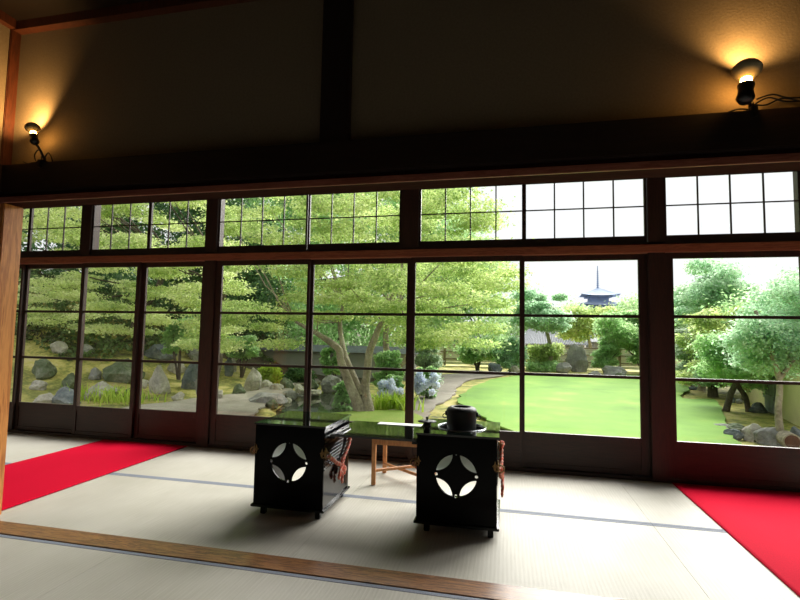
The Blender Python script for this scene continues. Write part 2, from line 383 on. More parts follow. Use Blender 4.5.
garden_door(0.150, 1.056, 0.020, 0.068, Bk)
garden_door(1.306, 2.196, 0.064, 0.035, A)
garden_door(2.266, 3.19, 0.035, 0.04, Bk)
garden_door(3.26, 4.30, 0.03, 0.055, A)

wc = [0]
def transom(x0, x1, cols):
    wc[0] += 1
    r = empty('window_%d' % wc[0], ((x0+x1)/2, WY, 1.90), kind='structure'); o = Vector(r.location)
    def part(name, mb, mat):
        ob = mb.build(name, mat, r); ob.location = -o; return ob
    f = MB(); y0, y1 = WY-0.012, WY+0.012
    f.box(x0-0.017, x0, y0, y1, 1.90, 2.66); f.box(x1, x1+0.017, y0, y1, 1.90, 2.66); f.box(x0, x1, y0, y1, 1.90, 1.955); f.box(x0, x1, y0, y1, 2.64, 2.66)
    part('window_frame', f, 'rail_dark')
    l = MB()
    for i in range(1, cols):
        x = x0+(x1-x0)*i/cols; l.box(x-0.0055, x+0.0055, WY-0.014, WY-0.003, 1.955, 2.64)
    for z in (2.200, 2.436): l.box(x0, x1, WY-0.012, WY-0.004, z-0.005, z+0.005)
    part('lattice', l, 'rail_dark')
    part('glass_pane', B(x0, x1, WY+0.001, WY+0.004, 1.955, 2.64), 'glass')
transom(-5.90, -5.143, 3); transom(-5.108, -4.447, 3)
transom(-4.283, -3.616, 3); transom(-3.58, -2.945, 3)
transom(-2.782, -1.872, 4); transom(-1.831, -0.957, 4); transom(-0.757, 0.128, 4); transom(0.162, 1.10, 4)
transom(1.265, 2.196, 4); transom(2.35, 3.30, 4); transom(3.34, 4.34, 4)

# ------------------------------------------------------------------ tatami, sill, carpets
rows = [(3.262, 4.213, 'back row along the garden doors'), (2.312, 3.26, 'front row of the window room')]
def mat_thing(x0, x1, y0, y1, label, b_lo, b_hi):
    r = empty('tatami_mat', ((x0+x1)/2, (y0+y1)/2, -0.055), label, 'tatami mat'); o = Vector(r.location)
    g = 0.0008
    yy0 = y0+(0.026 if b_lo else 0); yy1 = y1-(0.026 if b_hi else 0)
    ob = B(x0+g, x1-g, yy0+g, yy1-g, -0.055, 0.0).build('rush_cover', 'tatami', r); ob.location = -o
    for flag, a, b in ((b_lo, y0+g, yy0), (b_hi, yy1, y1-g)):
        if flag:
            ob = B(x0+g, x1-g, a, b, -0.055, 0.0012).build('cloth_border', 'border', r); ob.location = -o
xs = [-6.19, -4.87, -2.96, -1.05, 0.86, 2.77, 4.49]
lab_b = ['tatami mat by the doors at the far left, behind the honey wooden post', 'tatami mat by the doors crossed by the left red carpet', 'tatami mat by the doors left of the left cabinet',
         'tatami mat by the doors under the pine stand', 'tatami mat by the doors at the right red carpet edge', None]
lab_f = [None, 'tatami mat nearer the wooden sill, under the left red carpet', 'tatami mat nearer the wooden sill, left cabinet on its right end',
         'tatami mat nearer the wooden sill, under the right cabinet', 'tatami mat nearer the wooden sill, at the right red carpet', None]
for i in range(6):
    mat_thing(xs[i], xs[i+1], 3.262, 4.213, lab_b[i] or 'tatami mat by the doors beyond the right edge', True, False)
    mat_thing(xs[i], xs[i+1], 2.312, 3.2605, lab_f[i] or ('tatami mat nearer the wooden sill at the far %s end' % ('left' if i == 0 else 'right')), False, True)
for i, (a, b, l) in enumerate([(-3.05, -1.9, 'near room tatami mat at the far left front'), (-1.9, 0.01, 'near room tatami mat in front of the sill, left of the bottom centre'), (0.01, 1.92, 'near room tatami mat in front of the sill at the bottom right'), (1.92, 2.99, 'near room tatami mat at the far right front')]):
    mat_thing(a, b, 1.19, 2.168, l, False, True)
    mat_thing(a, b, 0.20, 1.188, l + ', second row', True, False)
for i, (a, b) in enumerate([(-3.05, -1.0), (-1.0, 1.0), (1.0, 2.99)]):
    mat_thing(a, b, -2.49, 0.198, 'near room tatami mat behind the viewer, ' + ('left', 'middle', 'right')[i], False, False)
struct('trim_19', B(-6.2, 4.5, 2.172, 2.309, -0.06, 0.004, bev=0.002), 'sill_wood')

def carpet(x0, x1, y0, y1, label):
    nx, ny = 40, 80; mb = MB()
    random.seed(4)
    vs = []; fs = []
    for j in range(ny+1):
        for i in range(nx+1):
            x = x0+(x1-x0)*i/nx; y = y0+(y1-y0)*j/ny
            vs.append((x, y, 0.0062+0.0012*noise.noise(Vector((x*3, y*3, 0)))))
    for j in range(ny):
        for i in range(nx):
            a = j*(nx+1)+i; fs.append((a, a+1, a+nx+2, a+nx+1))
    mb.add(vs, fs, True)
    o = mb.build('red_carpet', 'red'); md = o.modifiers.new('thick', 'SOLIDIFY'); md.thickness = 0.003; md.offset = -1
    tag(o, label, 'carpet', 'red felt carpets on the tatami')
carpet(-3.955, -3.0, 2.34, 4.19, 'red felt carpet running to the doors on the left side, by the honey post')
carpet(1.254, 2.21, 2.33, 4.20, 'red felt carpet running to the doors at the right edge')

# thin cable along the foot of the doors
pts = []
for i in range(60):
    x = -4.9+2.75*i/59; pts.append((x, 4.192+0.012*math.sin(i*0.55)-(0.03 if i > 50 else 0)*(i-50)/9, 0.006))
tag(MB().tube(pts, 0.0045, 6).build('cable', 'cable'), 'thin grey cable lying along the foot of the left doors', 'cable')
pts = [(-1.02+0.022*i, 4.175+0.015*math.sin(i*0.5), 0.006) for i in range(22)]
tag(MB().tube(pts, 0.0045, 6).build('cable', 'cable'), 'short cable on the floor behind the pine stand', 'cable')

# ------------------------------------------------------------------ black lacquer tea cabinets
CZ, CR = 0.325, 0.1165
def arc3(p0, pm, p1, n):
    """points on the circle through three points"""
    (ax, ay), (bx, by), (cx, cy) = p0, pm, p1
    d = 2*(ax*(by-cy)+bx*(cy-ay)+cx*(ay-by))
    ux = ((ax*ax+ay*ay)*(by-cy)+(bx*bx+by*by)*(cy-ay)+(cx*cx+cy*cy)*(ay-by))/d
    uy = ((ax*ax+ay*ay)*(cx-bx)+(bx*bx+by*by)*(ax-cx)+(cx*cx+cy*cy)*(bx-ax))/d
    r = math.hypot(ax-ux, ay-uy); a0 = math.atan2(ay-uy, ax-ux); a1 = math.atan2(cy-uy, cx-ux); am = math.atan2(by-uy, bx-ux)
    def w(a): return (a+math.pi) % (2*math.pi)-math.pi
    da = w(a1-a0); dm = w(am-a0)
    if not (0 < dm/da < 1 if da else False): da -= math.copysign(2*math.pi, da)
    return [(ux+r*math.cos(a0+da*i/n), uy+r*math.sin(a0+da*i/n)) for i in range(n+1)]
def front_holes(cx, cz):
    hs = []
    for q in range(4):
        t0, t1 = math.radians(90*q+10), math.radians(90*q+80); tm = (t0+t1)/2
        outer = [(cx+CR*math.cos(t0+(t1-t0)*i/16), cz+CR*math.sin(t0+(t1-t0)*i/16)) for i in range(17)]
        p0 = (cx+CR*math.cos(t1), cz+CR*math.sin(t1)); p1 = (cx+CR*math.cos(t0), cz+CR*math.sin(t0)); pm = (cx+0.60*CR*math.cos(tm), cz+0.60*CR*math.sin(tm))
        hs.append(outer+arc3(p0, pm, p1, 16)[1:-1])
    for q in range(4):
        a = math.pi/2*q; r = 0.0095 if q != 1 else 0.004
        x, z = cx+CR*0.98*math.cos(a), cz+CR*0.98*math.sin(a)
        hs.append([(x+r*math.cos(2*math.pi*i/14), z+r*math.sin(2*math.pi*i/14)) for i in range(14)])
    return hs
def rope(pts, r, par, name='cord', mats=('cord', 'cord_pale')):
    """two strands twisted round a smoothed path"""
    pts = [Vector(p) for p in pts]; P = []
    for i in range(len(pts)-1):
        p0, p1, p2, p3 = pts[max(i-1, 0)], pts[i], pts[i+1], pts[min(i+2, len(pts)-1)]
        for k in range(10):
            t = k/10
            P.append(0.5*((2*p1)+(-p0+p2)*t+(2*p0-5*p1+4*p2-p3)*t*t+(-p0+3*p1-3*p2+p3)*t**3))
    P.append(pts[-1])
    cum = [0.0]
    for i in range(1, len(P)): cum.append(cum[-1]+(P[i]-P[i-1]).length)
    for k in range(2):
        Q = []
        for i, p in enumerate(P):
            d = (P[min(i+1, len(P)-1)]-P[max(i-1, 0)]).normalized(); u = d.orthogonal().normalized(); w = d.cross(u)
            a = cum[i]/0.012*1.0*math.pi*0.5+k*math.pi
            Q.append(p+(u*math.cos(a)+w*math.sin(a))*r*0.55)
        MB().tube(Q, r*0.75, 6).build(name, mats[k], par)
def cabinet(x0, label, has_hole):
    W, D, yf, H = 0.455, 0.475, 2.80, 0.553
    x1 = x0+W; cx = (x0+x1)/2; yb = yf+D
    r = empty('tea_cabinet', (cx, yf+D/2, 0), label, 'tea cabinet', 'black lacquer tea cabinets'); o = Vector(r.location)
    def P(name, mb, mat, par=r):
        ob = mb.build(name, mat, par)
        if par is r: ob.location = -o
        return ob
    zb, zt = 0.060, 0.541
    vs, fs = cut_panel([(x0, zb), (x1, zb), (x1, zt), (x0, zt)], front_holes(cx, CZ), 0.012)
    P('front_panel', MB().add([(x, yf+y, z) for x, y, z in vs], fs), 'lacquer_front')
    # side panels: ribbed upper half, two slots under the top
    for s, xa in ((-1, x0), (1, x1-0.012)):
        sl = []
        for yc in (yf+0.12, yf+0.34):
            sl.append([(yc+0.022*math.copysign(1, math.cos(a))*0+0.020*math.copysign(abs(math.cos(a))**0.6, math.cos(a)), 0.522+0.006*math.sin(a)) for a in [2*math.pi*i/16 for i in range(16)]])
        vs, fs = cut_panel([(yf+0.012, zb), (yb, zb), (yb, zt), (yf+0.012, zt)], sl, 0.012)
        P('side_panel', MB().add([(xa+y, x, z) for x, y, z in vs], fs), 'lacquer')
        ribs = MB(); xo = x1 if s > 0 else x0-0.003
        for k in range(11):
            z = 0.285+k*0.0195; ribs.box(xo, xo+0.003, yf+0.012, yb-0.005, z, z+0.008)
        P('side_rib', ribs, 'lacquer')
    bp = B(x0-0.013, x1+0.013, yf-0.012, yb+0.012, 0.044, 0.060, bev=0.003)
    P('bottom_board', bp, 'lacquer')
    for lx in (x0+0.06, x1-0.035):
        for ly in (yf+0.02, yb-0.05):
            P('leg', B(lx-0.016, lx+0.016, ly-0.012, ly+0.02, 0.0, 0.044, bev=0.003), 'lacquer')
    P('added_bright_pane', MB().add([(x0+0.06, yf+0.022, CZ+0.016), (x1-0.06, yf+0.022, CZ+0.016), (x1-0.06, yf+0.022, CZ+0.135), (x0+0.06, yf+0.022, CZ+0.135)], [(0, 1, 2, 3)]), 'added_pane')  # invented pane, added so the upper petals look bright
    for ha, hb in ((x0+0.012, x0+0.06), (x1-0.06, x1-0.012)): P('added_pane_holder', B(ha, hb, yf+0.018, yf+0.026, CZ+0.02, CZ+0.13), 'lacquer')  # side strips carrying the added pane
    P('back_rail', B(x0+0.012, x1-0.012, yb-0.014, yb, 0.525, zt), 'lacquer')
    tx0, tx1, ty0, ty1 = x0-0.008, x1+0.012, yf-0.008, yb+0.008
    if has_hole:
        hx, hy, hr = x0+0.235, yf+0.235, 0.146
        circ = [(hx+hr*math.cos(2*math.pi*i/48), hy+hr*math.sin(2*math.pi*i/48)) for i in range(48)]
        vs, fs = cut_panel([(tx0, ty0), (tx1, ty0), (tx1, ty1), (tx0, ty1)], [circ], 0.012)
        P('top_board', MB().add([(x, z, zt+y) for x, y, z in vs], fs), 'lacquer_top')
        P('hole_rim', MB().lathe([(hr-0.004, 0.535), (hr-0.004, 0.5565), (hr+0.001, 0.559), (hr+0.006, 0.5565), (hr+0.006, 0.552)], (hx, hy, 0)), 'ring')
        P('hearth_bowl', MB().lathe([(hr-0.004, 0.545), (hr-0.006, 0.50), (hr-0.03, 0.45), (0.06, 0.42), (0.0005, 0.415)], (hx, hy, 0)), 'iron')
    else:
        P('top_board', B(tx0, tx1, ty0, ty1, zt, zt+0.012, bev=0.002), 'lacquer_top')
    # brass mounts at the front corners, and knotted cords on the sides
    for s in (-1, 1):
        xs_ = x1+0.004 if s > 0 else x0-0.004
        m = MB(); rr = 0.024
        m.lathe([(0.0005, -0.004), (rr, -0.003), (rr*0.9, 0.004), (0.008, 0.006), (0.006, 0.012), (0.0005, 0.013)], (xs_, yf+0.02, 0.392), 16, Matrix.Rotation(math.pi/2*s, 3, 'Y'))
        for dz in (-0.022, 0.022): m.lathe([(0.0005, -0.003), (0.011, -0.002), (0.009, 0.004), (0.0005, 0.005)], (xs_, yf+0.018, 0.392+dz), 12, Matrix.Rotation(math.pi/2*s, 3, 'Y'))
        m.torus((xs_+s*0.014, yf+0.014, 0.378), 0.020, 0.0042, 'Y')
        fx = x1-0.010 if s > 0 else x0+0.010
        pr_ = [(fx-0.016, 0.392), (fx-0.006, 0.400), (fx, 0.422), (fx+0.006, 0.400), (fx+0.016, 0.392), (fx+0.006, 0.384), (fx, 0.362), (fx-0.006, 0.384)]
        m.add([(x, yf-0.004, z) for x, z in pr_]+[(x, yf, z) for x, z in pr_], [tuple(range(8))]+[(i, (i+1) % 8, (i+1) % 8+8, i+8) for i in range(8)])
        m.torus((fx+s*0.008, yf-0.006, 0.382), 0.013, 0.0035, 'Y', 18)
        mt = P('brass_mount', m, 'brass')
        m = MB(); m.lathe([(0.0005, -0.004), (0.015, -0.003), (0.013, 0.004), (0.0005, 0.009)], (xs_, yb-0.03, 0.425), 14, Matrix.Rotation(math.pi/2*s, 3, 'Y'))
        m.torus((xs_+s*0.012, yb-0.03, 0.414), 0.013, 0.003, 'X')
        P('brass_mount', m, 'brass')
        xr = xs_+s*0.016
        cr = bpy.data.objects.new('cord_knot', None); C.objects.link(cr); cr.parent = r; cr.location = -o
        kx = xr+s*0.006
        kn = (kx, yf+0.265, 0.262)
        rope([(xr, yf+0.028, 0.372), (xr, yf+0.12, 0.325), (xr, yf+0.20, 0.285), kn], 0.011, cr)
        rope([kn, (xr, yf+0.32, 0.30), (xr, yb-0.07, 0.355), (xr, yb-0.03, 0.405), (xr+s*0.008, yb-0.012, 0.42), (xr, yb-0.028, 0.43)], 0.011, cr)
        for dy, dz in ((-0.05, -0.075), (0.045, -0.07), (0.0, 0.045)):
            rope([kn, (kx+s*0.004, kn[1]+dy-0.012, kn[2]+dz*0.55), (kx, kn[1]+dy, kn[2]+dz), (kx+s*0.004, kn[1]+dy+0.016, kn[2]+dz*0.5), kn], 0.0068, cr)
        rope([kn, (kx, kn[1]+0.004, kn[2]-0.06), (kx, kn[1]+0.008, kn[2]-0.118)], 0.0075, cr)
    return r
cab1 = cabinet(-1.530, 'square black lacquer cabinet with four-petal cutout, closed top, left of the pair', False)
cab2 = cabinet(-0.506, 'square black lacquer cabinet with four-petal cutout and iron kettle in its top', True)

# tabletop bridging the cabinets (rests on their side ledges)
tt = empty('table_board', (-0.79, 3.09, 0.46), 'polished dark board bridging the two black cabinets', 'table')
o_ = B(-1.056, -0.522, 2.85, 3.335, 0.486, 0.500, bev=0.002).build('tabletop', 'lacquer_top', tt); o_.location = -tt.location
for xa, xb in ((-1.0725, -1.03), (-0.548, -0.5075)):
    o_ = B(xa, xb, 2.86, 3.26, 0.470, 0.4855, bev=0.001).build('support_ledge', 'lacquer', tt); o_.location = -tt.location
tag(B(-0.865, -0.545, 3.245, 3.325, 0.5005, 0.5035, bev=0.0008).build('paper_sheet', 'paper'), 'long white paper strip lying on the bridging board', 'paper')

# kettle
hx, hy = -0.271, 3.035
k = empty('kettle', (hx, hy, 0.44), 'black cast iron kettle sunk in the right cabinet top', 'kettle'); ko = Vector(k.location)
prof = [(0.0005, 0.435), (0.06, 0.44), (0.084, 0.47), (0.090, 0.52), (0.0915, 0.60), (0.0915, 0.645), (0.093, 0.652), (0.092, 0.660), (0.084, 0.672), (0.070, 0.679), (0.058, 0.680), (0.053, 0.678), (0.052, 0.668), (0.060, 0.655), (0.070, 0.62), (0.070, 0.50), (0.0005, 0.48)]
o_ = MB().lathe(prof, (hx, hy, 0), 56).build('kettle_body', 'iron', k); o_.location = -ko
for s in (-1, 1):
    m = MB(); m.box(hx+s*0.094-0.007, hx+s*0.094+0.007, hy-0.012, hy+0.012, 0.622, 0.650, bev=0.003)
    m.torus((hx+s*0.103, hy, 0.618), 0.013, 0.0028, 'Y', 18)
    o_ = m.build('ring_lug', 'iron', k); o_.location = -ko
o_ = MB().lathe([(0.0505, 0.662), (0.0005, 0.662)], (hx, hy, 0)).build('water', 'water', k); o_.location = -ko
# lid resting on its stand
lp = on_z(427, 431, 0.553); lx, ly = lp.x, lp.y
lr = empty('lid_rest', (lx, ly, 0.5532), 'small black lid rest on the front left corner of the right cabinet', 'lid rest')
MB().lathe([(0.0005, 0), (0.020, 0.001), (0.022, 0.008), (0.015, 0.016), (0.023, 0.026), (0.024, 0.040), (0.016, 0.050), (0.0005, 0.050)], n=28).build('stand_body', 'iron', lr)
kl = empty('flat_iron_lid', (lx, ly, 0.6037), 'wide flat black kettle lid with round knob, resting on the lid rest', 'lid')
MB().lathe([(0.0005, 0), (0.03, 0.0), (0.054, 0.004), (0.055, 0.007), (0.03, 0.012), (0.0005, 0.014)], n=36).build('lid_disc', 'iron', kl)
MB().lathe([(0.0005, 0.013), (0.005, 0.014), (0.004, 0.018), (0.009, 0.023), (0.009, 0.029), (0.0005, 0.033)], n=20).build('knob', 'iron', kl)

# pine stand behind the table
st = empty('folding_stand', (-0.76, 3.71, 0), 'light pine four-legged stand with crossed rails, behind the bridging board', 'stand'); so = Vector(st.location)
def SP(name, mb, mat='pine'):
    ob = mb.build(name, mat, st); ob.location = -so
L = [(-0.965, 3.546), (-0.962, 3.87), (-0.56, 3.546), (-0.56, 3.87)]
for x, y in L: SP('leg', B(x-0.015, x+0.015, y-0.014, y+0.014, 0, 0.385, bev=0.003))
for y in (3.546, 3.87): SP('rail', B(-0.95, -0.575, y-0.009, y+0.009, 0.295, 0.335, bev=0.002))
for x in (-0.965, -0.56): SP('rail', B(x-0.009, x+0.009, 3.56, 3.856, 0.295, 0.335, bev=0.002))
SP('cross_rail', MB().tube([(-0.962, 3.556, 0.10), (-0.562, 3.86, 0.10)], 0.013, 6))
SP('cross_rail', MB().tube([(-0.960, 3.86, 0.074), (-0.562, 3.556, 0.074)], 0.013, 6))

# ------------------------------------------------------------------ clip lamps on the lintel
def clip_lamp(bx, bz, hx_, hz, label, hr, lean_y, cable_pts, power, aim):
    """bx,bz: foot on the lintel; hx_,hz: bulb head centre"""
    yl = 2.215; base = Vector((bx, 2.262, 2.093))
    r = empty('clip_lamp', base, label, 'lamp', 'clip-on spotlight bulbs on the lintel')
    head = Vector((hx_, yl+lean_y, hz))-base
    neck_dir = Vector(cable_pts[0]).normalized()
    rot = Vector((0, 0, 1)).rotation_difference(neck_dir).to_matrix()
    # head: silvered reflector bowl, axis neck_dir, neck below
    h = hr
    prof = [(0.0005, h*0.55), (h*0.45, h*0.50), (h*0.8, h*0.30), (h*0.98, h*0.02), (h*0.96, -h*0.18), (h*0.75, -h*0.48), (h*0.5, -h*0.72), (h*0.36, -h*0.9)]
    bl = MB().lathe(prof, head, 32, rot).build('bulb', 'bulb_silver', r)
    MB().lathe([(h*0.36, -h*0.9), (h*0.38, -h*1.08), (h*0.34, -h*1.25), (h*0.3, -h*1.35)], head, 24, rot).build('bulb_neck', 'bulb_glow', bl)
    sk = head-neck_dir*h*2.15
    MB().lathe([(0.0005, -h*0.75), (h*0.42, -h*0.72), (h*0.6, -h*0.4), (h*0.52, 0), (h*0.48, h*0.3), (h*0.56, h*0.72), (h*0.5, h*0.74), (h*0.34, h*0.6)], sk, 24, rot).build('socket', 'black_plastic', r)
    a = MB(); foot = Vector((0, 0.012, 0.0))
    a.tube([sk-neck_dir*h*0.3, sk*0.5+foot*0.5+Vector((0.006, 0, 0.004)), foot+Vector((0, 0, 0.012))], 0.007, 8)
    a.build('arm', 'black_plastic', r)
    cl = MB(); cl.box(-0.013, 0.013, -0.02, 0.03, 0.0, 0.014, bev=0.003); cl.box(-0.013, 0.013, -0.028, -0.017, -0.035, 0.012, bev=0.003); cl.torus((0, 0.0, 0.026), 0.014, 0.003, 'X', 14, 6)
    cl.build('clamp', 'black_plastic', r)
    for P_ in cable_pts[1:]:
        pts = [Vector(p) for p in P_]; Q = []
        for i in range(len(pts)-1):
            p0, p1, p2, p3 = pts[max(i-1, 0)], pts[i], pts[i+1], pts[min(i+2, len(pts)-1)]
            for t in [q/8 for q in range(8)]:
                Q.append(0.5*((2*p1)+(-p0+p2)*t+(2*p0-5*p1+4*p2-p3)*t*t+(-p0+3*p1-3*p2+p3)*t**3))
        Q.append(pts[-1]); MB().tube(Q, 0.0035, 6).build('cord', 'black_plastic', r)
    # light of the bulb: the open glass of the neck, and the beam from the reflector
    sd = bpy.data.lights.new('bulb_beam', 'SPOT'); sd.energy = power; sd.color = (1.0, 0.56, 0.18); sd.spot_size = math.radians(145); sd.spot_blend = 0.7; sd.shadow_soft_size = 0.02
    s_ = bpy.data.objects.new('bulb_beam', sd); C.objects.link(s_); s_.parent = r; s_.location = head+neck_dir*h*0.62
    s_.rotation_euler = (Vector(aim)*-1).to_track_quat('Z', 'Y').to_euler()
    return r
h1 = on_y(32.5, 127.5, 2.215); b1 = on_y(43, 160, 2.26)
clip_lamp(b1.x, 2.1, h1.x, h1.z, 'small clip lamp with silvered bulb at the upper left corner of the lintel', 0.040, 0.0,
          [(-0.42, 0.15, 1.0), [(0, 0.0, 0.01), (-0.05, 0.0, 0.012), (-0.06, -0.005, 0.05), (-0.035, -0.01, 0.075), (-0.02, -0.02, 0.07)],
           [(0, 0, 0.01), (0.03, -0.003, 0.055), (0.05, 0.0, 0.04), (0.066, 0.0, 0.005)], [(0, 0.01, 0.006), (-0.07, 0.0, 0.006), (-0.12, 0.01, 0.006), (-0.16, 0.01, 0.02)]], 20, (-0.75, 0.22, 1.0))
h2 = on_y(747, 69, 2.215); b2 = on_y(752, 112, 2.26)
clip_lamp(b2.x, 2.1, h2.x, h2.z, 'larger clip lamp with silvered bulb at the upper right of the lintel', 0.056, 0.0,
          [(0.16, 0.2, 1.0), [(0, 0.0, 0.02), (0.06, -0.005, 0.05), (0.13, 0.0, 0.03), (0.24, 0.01, 0.03), (0.3, 0.01, 0.006)],
           [(0, 0, 0.03), (0.05, -0.003, 0.02), (0.12, 0.0, 0.045), (0.2, 0.0, 0.02), (0.3, 0.01, 0.012)], [(0, 0.01, 0.01), (-0.05, 0.0, 0.012), (-0.09, 0.01, 0.004)],
           [(0.02, 0.0, 0.05), (0.08, 0.0, 0.065), (0.14, 0.0, 0.045), (0.25, 0.0, 0.04)]], 12.5, (0.2, 0.3, 1.0))

# ------------------------------------------------------------------ the garden: ground
def sm(a, b, x):
    t = max(0.0, min(1.0, (x-a)/(b-a))); return t*t*(3-2*t)
POND = (-4.25, 10.8, 0.95, 2.7)
def ground_h(x, y):
    h = GZ-0.03
    bank = sm(-6.0, -15.0, x)*sm(11.0, 19.0, y+0.35*(-x-6)) * 2.4
    bank += sm(-8, -26, x)*1.6
    bank += sm(19, 30, y)*sm(-7, -13, x)*1.0
    h += bank + 0.05*noise.noise(Vector((x*0.6, y*0.6, 0)))*(1 if x < -4 else 0.2)
    d = math.hypot((x-POND[0]+0.3*(y-POND[1]))/POND[2], (y-POND[1])/POND[3])
    h -= 0.45*sm(1.08, 0.85, d)
    return h
def grid(name, mat, x0, x1, nx, y0, y1, ny, hf, label=None, cat=None, kind='structure'):
    vs = []; fs = []
    for j in range(ny+1):
        for i in range(nx+1):
            x = x0+(x1-x0)*i/nx; y = y0+(y1-y0)*j/ny; vs.append((x, y, hf(x, y)))
    for j in range(ny):
        for i in range(nx):
            a = j*(nx+1)+i; fs.append((a, a+1, a+nx+2, a+nx+1))
    return tag(MB().add(vs, fs, True).build(name, mat), label, cat, kind=kind)
grid('garden_ground', 'moss', -45, 30, 300, 4.5, 40, 150, ground_h)
grid('wooded_slope', 'woods', -45, -3.6, 120, 14.4, 39.9, 80, lambda x, y: ground_h(x, y)+0.04-0.3*sm(15.4, 14.4, y)-0.3*sm(-4.6, -3.6, x))
grid('distant_ground', 'woods', -220, 260, 20, 40, 420, 20, lambda x, y: GZ-0.05)
def poly_patch(name, mat, pts, z, kind='structure', label=None, cat=None, sub=6, jit=0.06, thick=0.03):
    P = []; random.seed(len(pts))
    n = len(pts)
    for i in range(n):
        p0, p1, p2, p3 = [Vector(pts[(i+q-1) % n]) for q in range(4)]
        for k_ in range(sub):
            t = k_/sub; v = 0.5*((2*p1)+(-p0+p2)*t+(2*p0-5*p1+4*p2-p3)*t*t+(-p0+3*p1-3*p2+p3)*t**3)
            P.append((v[0]+random.uniform(-jit, jit), v[1]+random.uniform(-jit, jit)))
    vs, fs = cut_panel(P, [], thick)
    return tag(MB().add([(x, zz, z-thick+y) for x, y, zz in vs], fs).build(name, mat), label, cat, kind=kind)
g = lambda x, y: tuple(on_z(x, y, GZ))[:2]
poly_patch('garden_path', 'path', [g(474, 373.5), g(506, 375), g(470, 380), g(458, 388), g(452, 397), (-1.6, 10.5), (-1.2, 8.6), (0.5, 7.2), (-0.4, 6.0), (-2.4, 6.0), (-2.9, 8.4), (-2.3, 10.5), g(424, 394), g(436, 386), g(440, 376)], GZ+0.02)
lawn = [g(480, 385), g(500, 379), g(545, 375.5), g(600, 377.5), (5.6, 22.5), (5.9, 18.0), (4.6, 14.5), g(716, 402), g(722, 420), g(735, 441), (2.9, 6.6), (1.4, 5.6), (0.6, 7.0), (-0.1, 8.8), (-0.7, 10.2), (-1.15, 12.0), g(466, 393)]
poly_patch('lawn', 'grass', lawn, GZ+0.05, kind='stuff', label='short bright green lawn spreading in front of the right doors', cat='lawn')
poly_patch('grass_patch', 'grass_dry', [(-3.6, 8.9), (-2.2, 9.9), (-1.5, 9.0), (-1.2, 7.5), (-1.6, 6.2), (-3.2, 6.0), (-3.9, 7.0)], GZ+0.045, kind='stuff', label='yellowish grass around the foot of the forked maple', cat='grass')
poly_patch('gravel_bed', 'sand', [g(214, 399), g(250, 394), g(285, 386), g(312, 381), g(322, 384), (-6.2, 13.4), (-5.7, 12.2), (-5.3, 10.8), (-4.9, 9.3), (-4.6, 8.2), (-5.4, 7.2), (-7.2, 7.2), (-7.4, 8.6)], GZ+0.07, jit=0.1)
def ell(a, b, n): return [(POND[0]+math.cos(2*math.pi*i/n)*POND[2]*a-0.3*math.sin(2*math.pi*i/n)*POND[3]*b, POND[1]+math.sin(2*math.pi*i/n)*POND[3]*b) for i in range(n)]
poly_patch('pond_water', 'water', ell(1.05, 1.05, 20), GZ-0.10, jit=0.0)
# short blades scattered over the lawn near the house
def inside(p, poly):
    c = False; j = len(poly)-1
    for i in range(len(poly)):
        if (poly[i][1] > p[1]) != (poly[j][1] > p[1]) and p[0] < (poly[j][0]-poly[i][0])*(p[1]-poly[i][1])/(poly[j][1]-poly[i][1])+poly[i][0]: c = not c
        j = i
    return c
def fast_mesh(name, V, Fc, mat, parent=None):
    me = bpy.data.meshes.new(name); me.from_pydata(V, [], Fc); me.update(); me.materials.append(M[mat])
    o = bpy.data.objects.new(name, me); C.objects.link(o)
    if parent is not None: o.parent = parent
    return o

def ground_hit(x, y):
    d = ray(x, y); t = 4.0
    while t < 60:
        p = CAM+d*t
        if p[2] <= ground_h(p[0], p[1]): return Vector(p)
        t += 0.03
    return on_z(x, y, GZ)
# ------------------------------------------------------------------ rocks
def rock_mesh(w, d, h, seed, mat, sub=3, rough=0.28, parent=None, flat=0.0):
    bm = bmesh.new(); bmesh.ops.create_icosphere(bm, subdivisions=sub, radius=1.0)
    sv = Vector((seed*3.7, seed*1.3, seed*5.1))
    rr = random.Random(seed); planes = [(Vector((rr.uniform(-1, 1), rr.uniform(-1, 1), rr.uniform(-0.5, 1))).normalized(), rr.uniform(0.6, 0.85)) for _ in range(9)]
    for v in bm.verts:
        p = v.co.copy()
        for n_, dd in planes:
            q = p.dot(n_)
            if q > dd: p -= n_*(q-dd)
        p *= 1+rough*noise.noise(p*1.4+sv)+0.10*noise.noise(p*4+sv)
        v.co = Vector((p.x*w/2*1.15, p.y*d/2*1.15, (p.z*0.62+0.42)*h))
    me = bpy.data.meshes.new('rock'); bm.to_mesh(me); bm.free(); me.materials.append(M[mat])
    for p in me.polygons: p.use_smooth = False
    o = bpy.data.objects.new('garden_rock', me); C.objects.link(o)
    return o
def rock(xa, xb, yt, yb, mat, label, group=None, tilt=0.0, depth=0.8, name='garden_rock', zb=None, seed=[1]):
    seed[0] += 1
    xc = (xa+xb)/2
    z = GZ if zb is None else zb
    p = ground_hit(xc, yb) if zb is None else on_z(xc, yb, z)
    dist = (np.array(p)-CAM).dot(_f2); w = (xb-xa)/F_PX*dist; h = (yb-yt)/F_PX*dist
    o = rock_mesh(w, w*depth, h, seed[0], mat); o.name = name
    o.location = (p.x, p.y+w*depth*0.3, p.z-0.03*h); o.rotation_euler = (0, tilt, seed[0]*0.7 % 0.6-0.3)
    tag(o, label, 'rock', group); return o
rock(24, 53, 358, 378, 'stone_moss', 'low rounded mossy boulder seen in the leftmost doors')
rock(98, 133, 360, 382, 'stone_moss', 'large dark mossy boulder in the middle of the mossy bank')
rock(146, 166, 367, 394, 'stone_pale', 'upright pale rock right of the dark mossy boulder')
rock(177, 196, 363, 389, 'stone_dark', 'blue-grey leaning rock beside the left window post', tilt=0.25)
rock(80, 112, 382, 400, 'stone_pale', 'pale jagged low rock below the dark mossy boulder')
